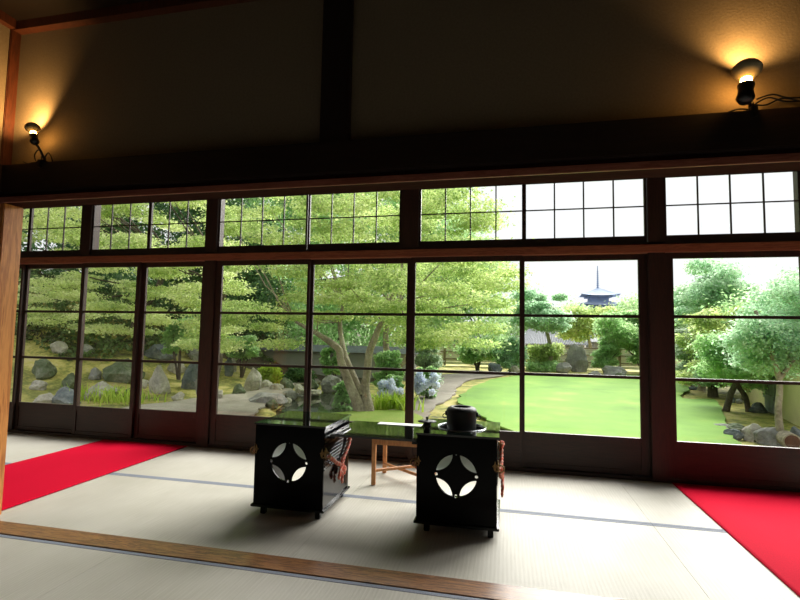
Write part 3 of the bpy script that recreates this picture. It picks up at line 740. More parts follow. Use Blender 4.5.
rock(42, 74, 389, 406, 'stone_dark', 'flat grey-green rock at the lower left of the bank')
rock(59, 73, 373, 391, 'stone_moss', 'small pointed mossy rock on the bank at left')
rock(140, 168, 342, 360, 'stone_dark', 'dark upright rock half under the maple leaves on the upper bank')
rock(74, 92, 344, 356, 'stone', 'grey rock in the shade on the upper bank at left')
rock(165, 181, 361, 373, 'stone_pale', 'small pale rock behind the blue-grey leaning rock')
rock(30, 50, 392, 405, 'stone_pale', 'small pale rock at the lower far left')
rock(192, 206, 372, 400, 'stone', 'tall grey rock partly hidden by the left window post')
rock(222, 232, 356, 376, 'stone_dark', 'small dark upright stone just right of the left post')
rock(229, 236, 358, 372, 'stone_pale', 'narrow white stone next to the small dark one')
rock(239, 256, 368, 393, 'stone_pale', 'tall pointed pale rock standing on the gravel by the pond', tilt=0.15)
rock(257, 272, 379, 391, 'stone_pale', 'small pale tilted block right of the pointed rock')
rock(246, 280, 392, 406, 'stone', 'wide flat rock in front of the pointed rock')
rock(277, 291, 378, 392, 'stone_moss', 'greenish round rock at the back of the gravel bed')
rock(279, 296, 390, 399, 'stone', 'low grey rock behind the pond edge')
rock(281, 291, 398, 405, 'stone_pale', 'small flat pale stone at the water edge')
rock(232, 243, 384, 397, 'stone_moss', 'small brown mossy rock left of the wide flat rock')
rock(292, 304, 384, 394, 'stone_pale', 'pale stone close to the pond beside the door stile')
rock(320, 340, 375, 391, 'stone', 'rounded grey rock reflected in the pond', zb=-0.55)
rock(305, 318, 379, 390, 'stone_moss', 'mossy stone at the far bank of the pond', zb=-0.55)
rock(567, 587, 343, 372, 'stone', 'tall standing stone at the back of the lawn', depth=0.5)
rock(557, 571, 361, 373, 'stone', 'low grey rock at the left foot of the tall standing stone')
rock(602, 627, 366, 377, 'stone', 'broad rounded boulder at the back right of the lawn')
rock(488, 502, 362, 374, 'stone_dark', 'grey upright rock left of the second door stile at the lawn back')
rock(511, 520, 366, 374, 'stone_pale', 'small pale rock beside the door stile at the lawn back')
rock(590, 600, 371, 376, 'stone', 'tiny flat stone between standing stone and broad boulder')
rock(744, 762, 424, 442, 'stone_pale', 'pale slanted rock in the right rock cluster', tilt=0.35)
rock(727, 744, 428, 440, 'stone_dark', 'dark bluish rock at the left end of the right cluster')
rock(762, 789, 427, 446, 'stone', 'large grey rock in the right rock cluster')
rock(757, 768, 432, 443, 'stone_dark', 'small dark rock between pale slanted and large grey rock')
rock(714, 730, 424, 430, 'stone', 'low flat grey stone left of the right rock cluster')
rock(725, 748, 424, 431, 'stone_moss', 'flat mossy stone behind the dark bluish rock')
rock(790, 806, 425, 446, 'stone_dark', 'dark rock at the right picture edge behind the slim trunk')
rock(728, 736, 397, 403, 'stone_dark', 'small dark stone by the forked trunk at right')
rock(752, 768, 404, 413, 'stone_dark', 'dark stone in front of the cream garden wall')
rock(737, 744, 399, 404, 'stone', 'small grey stone between the two trunks at right')
rock(690, 704, 386, 390, 'stone_dark', 'flat dark stone at the far edge of the right lawn')
rock(207, 222, 388, 402, 'stone_pale', 'pale low stone half behind the left window post at the gravel edge')
rock(262, 276, 399, 408, 'stone_moss', 'flat mossy stone below the wide flat rock')
rock(294, 306, 395, 402, 'stone', 'flat grey stone lying on the pond shore')
rock(268, 282, 384, 393, 'stone_pale', 'pale stone between tilted block and pond')
rock(120, 138, 388, 400, 'stone_moss', 'mossy stone in the grassy clump at the bank foot')
rock(170, 182, 392, 402, 'stone_pale', 'pale stone at the foot of the blue-grey leaning rock')
rock(86, 98, 368, 380, 'stone', 'small grey stone left of the dark mossy boulder')
rock(28, 44, 380, 390, 'stone_pale', 'pale stone below the leftmost rounded boulder')
rock(134, 146, 378, 388, 'stone_pale', 'small pale stone between dark boulder and upright pale rock')
rock(46, 64, 342, 354, 'stone_pale', 'pale stone in the undergrowth at the far left')
rock(184, 200, 348, 360, 'stone', 'grey stone in the undergrowth beside the left window post')
rock(304, 320, 389, 395, 'stone_pale', 'low pale stone at the pond rim right of the door stile', zb=-0.55)
# cut log
lg = on_z(789, 447.5, GZ); lo_ = empty('cut_log', (lg.x, lg.y, GZ+0.11), 'short cut log with brown end face at the foot of the slim trunk', 'log')
MB().tube([(-0.02, -0.14, 0), (0.03, 0.16, 0)], 0.12, 18).build('log_body', 'bark', lo_)
MB().tube([(-0.021, -0.145, 0), (-0.0205, -0.1405, 0)], 0.10, 18).build('end_face', 'brown_post', lo_)

# ------------------------------------------------------------------ foliage
def leaves(blobs, n, size, seed, flat=0.6, hang=0.0, aspect=0.6):
    """blobs: (cx,cy,cz,rx,ry,rz). returns verts, faces of bent leaf quads"""
    rs = np.random.RandomState(seed); b = np.array(blobs, float)
    vol = (b[:, 3]*b[:, 4]+b[:, 3]*b[:, 5]+b[:, 4]*b[:, 5]); idx = rs.choice(len(b), n, p=vol/vol.sum())
    d = rs.normal(size=(n, 3)); d /= np.linalg.norm(d, axis=1)[:, None]
    rad = rs.uniform(0.2, 1.0, n)**0.5*np.where(rs.rand(n) < 0.3, rs.uniform(1.0, 1.6, n), 1.0)
    rad *= 1+0.18*np.sin(d[:, 0]*7+idx)*np.cos(d[:, 1]*6+idx*2)
    p = b[idx, :3]+d*rad[:, None]*b[idx, 3:6]
    nrm = rs.normal(size=(n, 3))*(1-flat)+np.array([0, 0, 1.0])*flat+d*0.35; nrm /= np.linalg.norm(nrm, axis=1)[:, None]
    t = rs.normal(size=(n, 3)); t -= nrm*(t*nrm).sum(1)[:, None]; t /= np.linalg.norm(t, axis=1)[:, None]
    w = np.cross(nrm, t); s = size*rs.uniform(0.6, 1.3, n)[:, None]
    v0 = p-t*s*0.5; v1 = p+w*s*0.5*aspect+nrm*s*0.08; v2 = p+t*s*0.5-nrm*s*0.12; v3 = p-w*s*0.5*aspect+nrm*s*0.08
    V = np.stack([v0, v1, v2, v3], 1).reshape(-1, 3); F_ = np.arange(n*4).reshape(-1, 4)
    return V, F_
def leaf_obj(name, blobs, n, size, mat, parent, seed, flat=0.6, aspect=0.6):
    V, Fc = leaves(blobs, n, size, seed, flat, aspect=aspect)
    if parent is not None: V = V-np.array(parent.location)
    me = bpy.data.meshes.new(name)
    me.vertices.add(len(V)); me.vertices.foreach_set('co', V.astype(np.float32).ravel())
    me.loops.add(len(Fc)*4); me.loops.foreach_set('vertex_index', Fc.astype(np.int32).ravel())
    me.polygons.add(len(Fc)); me.polygons.foreach_set('loop_start', (np.arange(len(Fc))*4).astype(np.int32))
    me.update(calc_edges=True); me.validate(); me.materials.append(M[mat])
    o = bpy.data.objects.new(name, me); C.objects.link(o)
    if parent is not None: o.parent = parent
    return o
def pads(c, R, n, pr, seed, thin=0.28):
    """flat leaf pads filling an ellipsoid: layered maple look"""
    r = random.Random(seed); out = []
    while len(out) < n:
        d = Vector((r.uniform(-1, 1), r.uniform(-1, 1), r.uniform(-1, 1)))
        if d.length > 1: continue
        k_ = r.uniform(0.7, 1.25)*pr
        out.append((c[0]+d.x*R[0], c[1]+d.y*R[1], c[2]+d.z*R[2], k_, k_, k_*thin))
    return out
def tree(label, base, trunks, blobs, n, size, leaf, bark='bark', flat=0.6, seed=1, group=None, twigs=10, name='tree', cat='tree', trunk_w=None):
    """trunks: list of (points relative to base, radii)"""
    z = base[2] if len(base) > 2 else ground_h(base[0], base[1])
    r = empty(name, (base[0], base[1], z), label, cat, group)
    mb = MB()
    for pts, rad in trunks: 
        P = [Vector(p) for p in pts]; Q = []; RR = []
        for i in range(len(P)-1):
            p0, p1, p2, p3 = P[max(i-1, 0)], P[i], P[i+1], P[min(i+2, len(P)-1)]
            for q in range(5):
                t = q/5; Q.append(0.5*((2*p1)+(-p0+p2)*t+(2*p0-5*p1+4*p2-p3)*t*t+(-p0+3*p1-3*p2+p3)*t**3)); RR.append(rad[i]*(1-t)+rad[i+1]*t)
        Q.append(P[-1]); RR.append(rad[-1])
        mb.tube(Q, RR, 10)
    mb.build('trunk', bark, r)
    rr = random.Random(seed+5)
    if twigs:
        tb = MB(); tips = [Vector(t[0][-1]) for t in trunks]+[Vector(t[0][-2]) for t in trunks]
        for i in range(twigs):
            bl = blobs[rr.randrange(len(blobs))]; e = Vector(bl[:3])-Vector((base[0], base[1], z)); s_ = min(tips, key=lambda t: (t-e).length)
            mid = (s_+e)/2+Vector((0, 0, -0.1*(s_-e).length+rr.uniform(0, 0.3)*(s_-e).length*0.5))
            l = trunks[0][1][-1]
            tb.tube([s_, (s_+mid)/2+Vector((rr.uniform(-.05, .05),)*3), mid, (mid+e)/2, e], [l*0.7, l*0.55, l*0.42, l*0.3, l*0.12], 6)
        tb.build('branches', bark, r)
    leaf_obj('foliage', blobs, n, size, leaf, r, seed, flat)
    return r

# the big forked maple in the middle
mx_, my_ = g(366, 413)
def trunk_px(pts, radii, dy=0.0, cy=0.0):
    return ([tuple(Vector(on_y(x, y, my_+dy+cy*i/len(pts)))-Vector((mx_, my_, GZ))) for i, (x, y) in enumerate(pts)], radii)
tr = [trunk_px([(361, 417), (357, 402), (351, 388), (346, 375), (341, 362), (339, 350), (330, 342), (316, 333), (296, 322)], [0.15, 0.115, 0.10, 0.09, 0.08, 0.075, 0.07, 0.05, 0.03]),
      trunk_px([(369, 417), (367, 402), (365, 388), (367, 374), (368, 362), (370, 350), (375, 338), (382, 322), (400, 305)], [0.15, 0.115, 0.095, 0.085, 0.08, 0.08, 0.075, 0.05, 0.03], 0.05, 0.5),
      trunk_px([(361, 396), (356, 382), (350, 368), (345, 355), (342, 342), (340, 322), (344, 300)], [0.08, 0.07, 0.065, 0.06, 0.06, 0.05, 0.03], 0.08, 0.8)]
def P3(x, y, Y): v = on_y(x, y, Y); return (v.x, v.y, v.z)
def px_pads(x0, x1, y0, y1, Y0, Y1, n, r0, seed, thin=0.3, skip=None):
    """pads placed in a slice of garden that spans the given view window"""
    r = random.Random(seed); out = []
    while len(out) < n:
        x, y = r.uniform(x0, x1), r.uniform(y0, y1)
        if skip and skip(x, y): continue
        p = P3(x, y, r.uniform(Y0, Y1)); k_ = r.uniform(0.65, 1.25)*r0
        out.append((p[0], p[1], p[2], k_, k_*0.9, k_*thin))
    return out
def maple_skip(x, y):
    lim = 352 if x < 300 else (330 if x < 345 else (322 if x < 410 else 345))
    if x > 480: lim = 345-(x-480)*1.0
    top = 150 if x < 440 else 150+(x-440)*1.35
    return y > lim or y < top
bl = px_pads(208, 522, 110, 352, 8.0, 11.6, 165, 0.50, 3, 0.22, maple_skip)
tree('large maple with forked grey trunk, bright layered leaves over the pond', (mx_, my_, GZ), tr, bl, 80000, 0.07, 'leaf_maple', seed=3, twigs=26)
# second maple behind
bl = px_pads(350, 500, 200, 345, 13, 16, 45, 0.7, 8, 0.35, lambda x, y: y > 338 or (x > 440 and y < 200+(x-440)*1.2))
bx_, by_ = on_y(395, 376, 14.0).x, 14.0
tree('second slimmer maple with curved trunk behind the hydrangeas', (bx_, by_, GZ), [([(0.1, 0, 0), (0.0, 0, 0.6), (-0.25, 0, 1.0), (-0.3, 0, 1.7), (-0.2, 0, 2.6)], [0.14, 0.11, 0.10, 0.08, 0.05]), ([(0.02, 0, 0.6), (0.35, 0, 0.95), (0.5, 0, 1.6), (0.6, 0.2, 2.4)], [0.09, 0.075, 0.06, 0.04])],
     bl, 16000, 0.10, 'leaf_maple', seed=9)
# left maples over the bank
bl = px_pads(130, 232, 150, 352, 10.0, 12.5, 100, 0.5, 21, 0.2, lambda x, y: y > 345+(6 if x > 180 else -12))
tree('cool green maple behind the left window post, drooping over the bank', (-8.6, 13.0), [([(0, 0, -0.1), (0.2, 0, 0.8), (0.1, 0, 1.8), (0.6, -0.3, 3.0)], [0.16, 0.12, 0.09, 0.05])], bl, 45000, 0.08, 'leaf_maple_b', 'bark_dark', seed=22, twigs=14)
bl = px_pads(15, 140, 150, 338, 10.5, 13.5, 120, 0.55, 31, 0.2, lambda x, y: y > 332)
tree('maple with pale layered leaves at the far left of the bank', (-11.6, 13.6), [([(0, 0, -0.1), (-0.3, 0, 0.9), (0.4, 0, 1.7), (1.0, -0.3, 2.8)], [0.17, 0.13, 0.10, 0.05])], bl, 50000, 0.08, 'leaf_maple_b', 'bark_dark', seed=32, twigs=16)
# evergreens filling the slope behind
bl = px_pads(-20, 130, 120, 352, 16, 20, 60, 1.1, 41, 0.8, lambda x, y: y > 345)
tree('dark evergreen mass behind the far left maple', (-17.0, 18.0), [([(0, 0, -0.1), (0, 0, 2), (0.2, 0, 4)], [0.22, 0.18, 0.1])], bl, 60000, 0.16, 'leaf_dark', 'bark_dark', 0.3, 42, twigs=6)
bl = px_pads(110, 260, 130, 350, 15.5, 19, 60, 1.0, 51, 0.8, lambda x, y: y > 345)
tree('dark evergreen behind the cool green maple', (-11.5, 17.5), [([(0, 0, -0.1), (0, 0, 2), (0.2, 0, 4)], [0.2, 0.17, 0.1])], bl, 60000, 0.15, 'leaf_dark', 'bark_dark', 0.3, 52, twigs=6)
bl = px_pads(240, 420, 140, 352, 18, 22, 90, 1.0, 61, 0.8, lambda x, y: y > 343)
tree('green tree beyond the pond, behind the forked maple', (-7.0, 20.0), [([(0, 0, -0.1), (0, 0, 2), (0.2, 0, 4)], [0.2, 0.17, 0.1])], bl, 60000, 0.17, 'leaf_mid', 'bark_dark', 0.3, 62, twigs=8)
bl = px_pads(400, 498, 175, 338, 19, 23, 46, 1.0, 71, 0.8, lambda x, y: y < 190+(x-440)*1.1)
tree('tall green tree beyond the fence at the end of the path', (-1.5, 27.8), [([(0, 0, -0.1), (-1, -3, 2.5), (-1, -6, 4)], [0.2, 0.17, 0.1])], bl, 30000, 0.16, 'leaf_pale', 'bark_dark', 0.3, 72, twigs=6)

def shrub(label, xa, xb, yt, yb, Y, n, size, leaf, seed, lim=None, cat='shrub', name='shrub', thin=0.6, rr=0.15, depth=None, count=40, stem=True, group=None):
    """shrub whose leaf clumps span the view window at distance Y"""
    base = on_y((xa+xb)/2, yb, Y); w = (xb-xa)/F_PX*Y; dp = depth or w*0.4
    gz = max(ground_h(base.x, Y), GZ) if abs(base.x) < 40 else GZ
    k_ = w*rr
    bl = px_pads(xa+(xb-xa)*0.17, xb-(xb-xa)*0.17, yt+k_*thin*F_PX/Y*0.8, max(yt+k_*thin*F_PX/Y*0.8+2, yb-k_*0.25*F_PX/Y), Y-dp/2, Y+dp/2, count, k_, seed, thin, lim)
    n = int(n*2.2); r = empty(name, (base.x, Y, gz), label, cat, group)
    if stem:
        mb = MB(); q = random.Random(seed); top = max(b[2] for b in bl)-gz
        for i in range(4): mb.tube([(q.uniform(-.1, .1)*w*0.3, 0, -0.03), (q.uniform(-.2, .2)*w, q.uniform(-.1, .1)*w, top*0.45), (q.uniform(-.35, .35)*w, q.uniform(-.15, .15)*w, top*0.8)], [w*0.022+0.008, w*0.016+0.006, 0.008], 6)
        mb.build('stem', 'bark_dark', r)
    leaf_obj('foliage', bl, n, size, leaf, r, seed, 0.3)
    return r
# undergrowth on the slope
rs = np.random.RandomState(77); n_u = 110000
X_ = rs.uniform(-30, -3.3, n_u); Y_ = rs.uniform(11.5, 26, n_u)
def py_of(x, y, z):
    v = np.array([x, y, z])-CAM; return 300-F_PX*(U3@v)/(_f2@v)
keep = np.array([(py_of(x, y, ground_h(x, y)) < 361+14*noise.noise(Vector((x*0.5, y*0.5, 3)))) and not (x > -4.2 and y < 16) for x, y in zip(X_, Y_)])
X_, Y_ = X_[keep], Y_[keep]
Z_ = np.array([ground_h(x, y)+0.05+max(0, noise.noise(Vector((x*0.9, y*0.9, 8))))*0.9 for x, y in zip(X_, Y_)])*1.0+rs.uniform(-0.06, 0.1, len(X_))
Vv, Ff = leaves([(0, 0, 0, 0.001, 0.001, 0.001)], len(X_), 0.15, 78, 0.3)
Vv = Vv+np.repeat(np.stack([X_, Y_, Z_], 1), 4, 0)
M['leaf_under'] = leaf_material('undergrowth_leaves', [(60, 54, 40), (84, 100, 56), (110, 140, 80), (150, 176, 112)], 0.35)
tag(fast_mesh('undergrowth', [tuple(v) for v in Vv.tolist()], [tuple(f) for f in Ff.tolist()], 'leaf_under'), 'dark leafy undergrowth covering the slope under the left maples', 'undergrowth', kind='stuff')
# understory left
shrub('dark ferny shrub under the far left maple', 30, 66, 330, 362, 15, 2600, 0.10, 'leaf_mid', 101)
shrub('dark bush between the maples on the upper bank', 88, 140, 322, 352, 15.5, 3500, 0.10, 'leaf_dark', 102)
shrub('low green bush hanging over rocks left of the post', 160, 200, 318, 352, 12.5, 2600, 0.09, 'leaf_mid', 103)
shrub('low light green bush by the left post above the gravel', 222, 262, 335, 358, 14, 2600, 0.09, 'leaf_mid', 104)
shrub('bright green reed clump behind the gravel bed', 256, 282, 366, 386, 13.5, 2400, 0.09, 'leaf_lime', 105, thin=1.0)
shrub('green bush beside the white garden wall', 318, 350, 342, 374, 15.0, 3000, 0.10, 'leaf_mid', 106)
shrub('dark brush between gravel bed and pond rock', 282, 318, 366, 388, 14.2, 2600, 0.09, 'leaf_dark', 107)
shrub('small green bush left of the forked trunk', 332, 352, 380, 411, 10.6, 2600, 0.06, 'leaf_mid', 108)
shrub('leafy green bush between fork and hydrangea', 372, 404, 350, 385, 12.6, 3600, 0.08, 'leaf_mid', 109)
shrub('variegated white-green bush beside the central stile', 410, 442, 340, 384, 13.0, 5200, 0.08, 'leaf_white', 110)
# hydrangeas: leaves and flower heads
def hydrangea(label, xa, xb, yt, yb, Y, nh, seed):
    r = shrub(label, xa, xb, yt, yb, Y, 1800, 0.09, 'leaf_mid', seed, cat='hydrangea', name='hydrangea')
    q = random.Random(seed); o = Vector(r.location)
    for i in range(nh):
        p = Vector(P3(q.uniform(xa+2, xb-2), q.uniform(yt+2, yb-3), Y-0.45-q.uniform(0, 0.2)))-o
        V, Fc = leaves([(p.x, p.y, p.z, 0.085, 0.085, 0.075)], 130, 0.05, seed*50+i, 0.2, aspect=0.9)
        fast_mesh('flower_head', [tuple(v) for v in V], [tuple(int(k) for k in f) for f in Fc], 'petal', r)
hydrangea('hydrangea with pale blue heads between the forked trunk and central stile', 378, 404, 376, 400, 11.6, 13, 120)
hydrangea('hydrangea with white-blue heads at the left edge of the path', 413, 440, 368, 397, 12.2, 20, 121)
# strap-leaf clump
def straps(label, x, y, n, L_, w, seed, spread=0.3):
    p = ground_hit(x, y); r = empty('strap_leaf_plant', (p.x, p.y, p.z+0.02), label, 'plant'); q = random.Random(seed); vs = []; fs = []
    for i in range(n):
        a = q.uniform(0, 6.28); ox, oy = q.gauss(0, spread), q.gauss(0, spread*0.5); l = L_*q.uniform(0.7, 1.2); lean = q.uniform(0.2, 0.8); k0 = len(vs)
        dx, dy = math.cos(a), math.sin(a)
        for j in range(5):
            t = j/4; ww = w*(1-t**2)*0.5+0.001; cx_, cy_, cz_ = ox+dx*l*lean*t*t, oy+dy*l*lean*t*t, l*(t-0.35*lean*t*t)
            vs += [(cx_-dy*ww, cy_+dx*ww, cz_), (cx_+dy*ww, cy_-dx*ww, cz_)]
        for j in range(4): fs.append((k0+2*j, k0+2*j+1, k0+2*j+3, k0+2*j+2))
    fast_mesh('leaf_blades', vs, fs, 'leaf_lime', r)
straps('lime green strap-leaf clump right of the forked trunk', 391, 411, 150, 0.42, 0.045, 7, 0.26)
straps('grassy green clump at the foot of the mossy bank', 112, 402, 220, 0.38, 0.03, 8, 0.5)
straps('small grassy clump at the pond edge near the forked trunk', 330, 398, 60, 0.3, 0.03, 9, 0.2)

# white wall with tiled coping behind the pond, cream wall and gate at the right
gw = empty('garden_wall', (-7.4, 17.0, GZ), 'low white garden wall with grey coping beyond the pond', 'wall')
o_ = B(-13.0, -3.2, 17.0, 17.3, GZ-0.2, 0.42).build('wall_face', 'wall_white', gw); o_.location = -gw.location
m = MB()
m.add([(-13.1, 16.75, 0.42), (-3.1, 16.75, 0.42), (-3.1, 17.15, 0.66), (-13.1, 17.15, 0.66), (-13.1, 17.55, 0.42), (-3.1, 17.55, 0.42)], [(0, 1, 2, 3), (3, 2, 5, 4), (0, 3, 4), (1, 5, 2), (0, 4, 5, 1)])
o_ = m.build('coping', 'tile', gw); o_.location = -gw.location
cw = empty('boundary_wall', (6.2, 14.0, GZ), 'cream boundary wall behind the trunks at right', 'wall')
mb = MB(); a, b = Vector(g(746, 397)), Vector(g(806, 425)); b = a+(b-a)*1.25; n_ = Vector((b.y-a.y, a.x-b.x)).normalized()*0.12
def wallseg(a, b, z0, z1, mb, n_=n_):
    vs = [(p.x+s*n_.x, p.y+s*n_.y, z) for z in (z0, z1) for p in (a, b) for s in (-1, 1)]
    mb.add(vs, [(0, 1, 3, 2), (4, 6, 7, 5), (0, 4, 5, 1), (2, 3, 7, 6), (0, 2, 6, 4), (1, 5, 7, 3)])
wallseg(a, b, GZ-0.1, 1.0, mb); o_ = mb.build('wall_face', 'wall_cream', cw); o_.location = -cw.location
mb = MB(); wallseg(a, b, 1.0, 1.15, mb, n_*1.8); o_ = mb.build('coping', 'tile', cw); o_.location = -cw.location
d_ = (b-a).normalized(); _l = (Vector(g(770, 410))-a).length; q0 = a+d_*_l; q1 = a+d_*(_l+0.8); off = Vector((-n_.x, -n_.y)).normalized()*0.16
if off.dot(q0) > 0: off = -off
gt = empty('wooden_gate', (q0.x+off.x, q0.y+off.y, GZ), 'grey board gate leaf in front of the cream wall', 'gate')
mb = MB()
for i in range(5):
    wallseg(q0+off+d_*(0.16*i), q0+off+d_*(0.16*i+0.15), GZ, 0.9, mb, n_*0.2)
o_ = mb.build('gate_boards', 'gate', gt); o_.location = -gt.location
mb = MB()
for z in (-0.2, 0.6): wallseg(q0+off*1.22, q1+off*1.22, z, z+0.09, mb, n_*0.15)
o_ = mb.build('gate_rail', 'gate', gt); o_.location = -gt.location

# bamboo fence at the far end
FY = 26.0
fn = empty('bamboo_fence', (2.0, FY, GZ), 'pale slatted bamboo fence along the far side of the lawn', 'fence')
def FP(name, mb, mat): o_ = mb.build(name, mat, fn); o_.location = -fn.location
fx0, fx1 = -5.0, 9.0; nseg = 8
for i in range(nseg+1):
    x = fx0+(fx1-fx0)*i/nseg; FP('fence_post', B(x-0.06, x+0.06, FY-0.08, FY+0.06, GZ, 0.62), 'bamboo_dark')
for i in range(nseg):
    x0, x1 = fx0+(fx1-fx0)*i/nseg+0.06, fx0+(fx1-fx0)*(i+1)/nseg-0.06; m = MB()
    for k_ in range(7): m.box(x0, x1, FY-0.02, FY+0.02, GZ+0.06+k_*0.15, GZ+0.06+k_*0.15+0.135)
    FP('slat_panel', m, 'bamboo')
for z in (-0.15, 0.22, 0.57):
    FP('fence_rail', MB().tube([(fx0, FY-0.1, z), (fx1, FY-0.1, z)], 0.03, 8), 'bamboo_dark')

# houses behind the fence
def house(label, xa, xb, ye, yr, Y, seed):
    p0, p1 = on_y(xa, ye, Y), on_y(xb, ye, Y); zr = on_y((xa+xb)/2, yr, Y+2.5).z
    r = empty('house', ((p0.x+p1.x)/2, Y+2.5, GZ), label, 'house'); o = Vector(r.location)
    z = p0.z
    w = B(p0.x+0.4, p1.x-0.4, Y+0.5, Y+4.5, GZ, z+0.1).build('house_wall', 'wall_white', r); w.location = -o
    m = MB(); n = 40
    x0, x1 = p0.x, p1.x
    m.add([(x0, Y, z), (x1, Y, z), (x1-0.6, Y+2.5, zr), (x0+0.6, Y+2.5, zr), (x1, Y+5, z), (x0, Y+5, z)], [(0, 1, 2, 3), (3, 2, 4, 5), (0, 3, 5), (1, 4, 2), (0, 5, 4, 1)])
    for i in range(n+1):
        t = i/n; xx = x0+(x1-x0)*t; xt = x0+0.6+(x1-x0-1.2)*t
        m.tube([(xx, Y-0.02, z+0.03), (xt, Y+2.5, zr+0.03)], 0.03, 5)
    ro = m.build('tiled_roof', 'tile', r); ro.location = -o
    rg = B(x0+0.5, x1-0.5, Y+2.4, Y+2.6, zr-0.05, zr+0.22).build('ridge', 'tile', r); rg.location = -o
    for i in range(3):
        xx = x0+(x1-x0)*(0.25+0.25*i); wi = B(xx-0.5, xx+0.5, Y+0.46, Y+0.5, 0.3, z-0.1).build('shutter', 'gate', r); wi.location = -o
house('low house with grey tiled roof behind the fence left of the standing stone', 522, 592, 344, 327, 33, 1)
house('small house with pale walls and grey roof behind the fence at the path end', 436, 500, 338, 326, 34, 2)
house('distant tiled roof just right of the standing stone', 590, 668, 342, 330, 38, 3)

# trees and shrubs on the far side of the lawn
shrub('low spreading shrub with bare stems by the fence at path end', 456, 500, 340, 362, 23.0, 4200, 0.13, 'leaf_mid', 201, thin=0.5)
shrub('pale green shrub against the fence behind the door stile', 492, 528, 338, 366, 22.6, 4200, 0.13, 'leaf_blue', 202)
bl = px_pads(520, 562, 293, 330, 23, 25, 34, 0.5, 211, 0.5)
tree('bluish green tree rising left of the pagoda behind the lawn', (2.0, 24.4, GZ), [([(0, 0, 0), (0.1, 0, 1), (-0.1, 0, 2), (0.2, 0, 3)], [0.12, 0.1, 0.08, 0.05])], bl, 26000, 0.13, 'leaf_blue', seed=212)
shrub('rounded light green bush left of the tall standing stone', 524, 566, 342, 370, 24.6, 4500, 0.13, 'leaf_maple', 203)
bl = px_pads(565, 612, 312, 336, 27, 29, 20, 0.6, 221, 0.6)
tree('yellow-green tree below the pagoda behind the standing stone', (4.4, 28.2, GZ), [([(0, 0, 0), (0.1, 0, 1), (-0.1, 0, 2)], [0.12, 0.1, 0.06])], bl, 9000, 0.15, 'leaf_maple', seed=222)
bl = px_pads(606, 660, 312, 366, 23.0, 25.0, 50, 0.48, 231, 0.55, lambda x, y: y > 362 or (x < 620 and y > 345))
tree('dense dark green tree left of the right window post', (6.2, 24.0, GZ), [([(0, 0, 0), (-0.3, 0, 0.7), (0.1, 0, 1.5)], [0.12, 0.1, 0.06])], bl, 36000, 0.13, 'leaf_mid', 'bark_dark', 0.4, 232)
shrub('small rounded shrub under the dense tree by the broad boulder', 590, 620, 344, 366, 23.8, 3400, 0.12, 'leaf_mid', 204)
shrub('dark low shrub at the fence foot left of the standing stone', 524, 562, 362, 372, 24.0, 1500, 0.12, 'leaf_mid', 205)
# hedge line beyond, under the pagoda
bl = px_pads(500, 690, 300, 335, 44, 50, 46, 1.5, 241, 0.8, lambda x, y: y < 301+10*abs(math.sin(x*0.07)))
tree('band of distant tree tops under the pagoda', (14, 47, GZ), [([(0, 0, 0), (0.1, 0, 2), (-0.1, 0, 3)], [0.2, 0.16, 0.1])], bl, 20000, 0.28, 'leaf_pale', seed=242, twigs=4)

# right pane trees
def right_skip(x, y):
    top = 262 if 695 < x < 735 else (290 if x < 695 else 275+(x-735)*0.15)
    return y < top
bl = px_pads(676, 745, 258, 322, 20, 23, 60, 0.5, 251, 0.45, right_skip)
b_ = on_y(708, 380, 21.0)
tree('tall bluish tree with open crown seen in the rightmost doors', (b_.x, 21.0, GZ), [([(0, 0, 0), (0.1, 0, 1.2), (0, 0, 2.4), (0.1, 0, 3.6)], [0.14, 0.12, 0.09, 0.05])], bl, 22000, 0.13, 'leaf_blue', seed=252, twigs=14)
bl = px_pads(684, 762, 312, 382, 15.0, 18.0, 60, 0.42, 261, 0.5)
b_ = on_y(701, 385, 17.0)
tree('feathery light green tree in the middle of the rightmost doors', (b_.x, 17.0, GZ), [([(0, 0, 0), (0.1, 0, 0.8), (0, 0, 1.6)], [0.12, 0.09, 0.05])], bl, 30000, 0.10, 'leaf_maple', seed=262)
shrub('whitish flowering bush at the left of the rightmost doors', 672, 712, 322, 378, 18.5, 7000, 0.11, 'leaf_white', 271)
b_ = on_z(726, 410, GZ)
bl = px_pads(712, 768, 330, 382, 11.6, 13.0, 34, 0.34, 281, 0.55)
tree('tree with two leaning trunks in front of the cream wall', (b_.x, b_.y, GZ), [([(0, 0, -0.03), (0.1, 0, 0.35), (0.22, 0, 0.7), (0.1, 0, 1.3)], [0.075, 0.065, 0.06, 0.04]), ([(0.5, 0.1, -0.03), (0.45, 0.1, 0.3), (0.25, 0, 0.65), (0.4, 0, 1.2)], [0.06, 0.055, 0.05, 0.035])], bl, 22000, 0.08, 'leaf_mid', 'bark_dark', seed=282)
b_ = on_z(713, 396, GZ)
tree('short dark trunk with leafy crown left of the two leaning trunks', (b_.x, b_.y, GZ), [([(0, 0, -0.03), (0.0, 0, 0.5), (0.05, 0, 1.2)], [0.14, 0.12, 0.08])], px_pads(700, 728, 352, 380, b_.y-0.6, b_.y+0.6, 12, 0.3, 285, 0.6), 7000, 0.1, 'leaf_blue', 'bark_dark', seed=286)
b_ = on_z(787, 446, GZ)
bl = px_pads(740, 840, 275, 372, 8.6, 10.6, 80, 0.3, 291, 0.55, lambda x, y: y < 330-(x-735)*0.9)
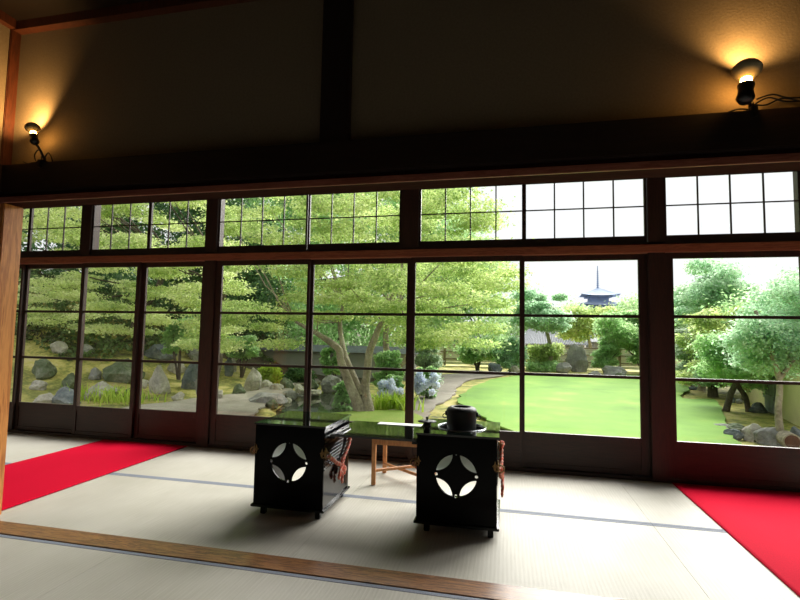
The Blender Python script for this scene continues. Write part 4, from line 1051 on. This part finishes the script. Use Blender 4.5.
tree('slim pale trunk tree at the right edge with bluish crown', (b_.x, b_.y+0.15, GZ), [([(0, 0, -0.03), (-0.03, 0, 0.5), (0.0, 0, 1.0), (-0.15, 0, 1.6), (-0.3, 0, 2.1)], [0.06, 0.048, 0.042, 0.036, 0.025]), ([(0, 0, 1.0), (0.3, 0, 1.5), (0.5, 0, 2.1)], [0.036, 0.03, 0.02])], bl, 34000, 0.065, 'leaf_blue', seed=292)
bl = px_pads(735, 860, 285, 350, 16, 20, 60, 0.7, 301, 0.8, lambda x, y: y < 318-(x-735)*0.5)
tree('dense tree behind the slim trunk tree at the right edge', (9.6, 18.0, GZ), [([(0, 0, 0), (0.1, 0, 1.2), (0, 0, 2.2)], [0.16, 0.12, 0.07])], bl, 36000, 0.12, 'leaf_mid', seed=302)
shrub('strip of low foliage at the far edge of the right lawn', 676, 712, 362, 386, 20, 3000, 0.12, 'leaf_pale', 311)

# ------------------------------------------------------------------ pagoda
pc = on_y(598, 307, 150); px_, py_ = pc.x, 150.0
pg = empty('pagoda', (px_, py_, GZ), 'hazy blue-grey tiered pagoda with tall spire above the trees', 'pagoda')
def LP(name, mb, mat): return mb.build(name, mat, pg)
ztop = on_y(598, 290, 150).z-GZ
tiers = []
for i in range(5):
    ze = (on_y(598, 296.5, 150).z-GZ)-i*2.75; half = 5.2+i*0.28
    m = MB(); body = 2.5+i*0.15; n = 8; vs = []
    ring = []
    hgt = 2.5 if i == 0 else 1.2
    for lvl in range(5):
        t = lvl/4; hw = half*(1-t)+(0.25 if i == 0 else body*0.95)*t; z = ze+hgt*(t**1.2)
        loop = []
        for s in range(4):
            for k_ in range(n):
                u = -1+2*k_/n
                x, y = [(u, -1), (1, u), (-u, 1), (-1, -u)][s]
                lift = 0.45*(abs(u)**3)*(1-t)
                loop.append((x*hw, y*hw, z+lift))
        ring.append(loop)
    for lp_ in ring: vs += lp_
    k4 = 4*n; fs = [(l*k4+j, l*k4+(j+1) % k4, (l+1)*k4+(j+1) % k4, (l+1)*k4+j) for l in range(4) for j in range(k4)]
    fs.append(tuple(range(k4))[::-1]); m.add(vs, fs)
    LP('roof', m, 'pagoda_roof')
    LP('storey', MB().box(-body, body, -body, body, max(0, ze-2.75+0.6), ze+0.2).box(-body*1.35, body*1.35, -body*1.35, body*1.35, ze-0.45, ze+0.02).box(-body*1.2, body*1.2, -body*1.2, body*1.2, ze-1.75, ze-1.55), 'pagoda_body')
zt0 = ztop-0.2; zt1 = on_y(598, 266, 150).z-GZ
m = MB().tube([(0, 0, zt0-0.4), (0, 0, zt1)], [0.22, 0.10], 8).box(-0.6, 0.6, -0.6, 0.6, zt0-0.2, zt0+0.25)
for i in range(9):
    zz = zt0+0.9+(zt1-zt0-2.6)*i/8; m.lathe([(0.1, zz), (0.42-0.02*i, zz), (0.42-0.02*i, zz+0.16), (0.1, zz+0.16)], n=12)
LP('spire', m, 'pagoda_body')
LP('stone_base', B(-6.5, 6.5, -6.5, 6.5, -0.2, 1.0), 'pagoda_roof')
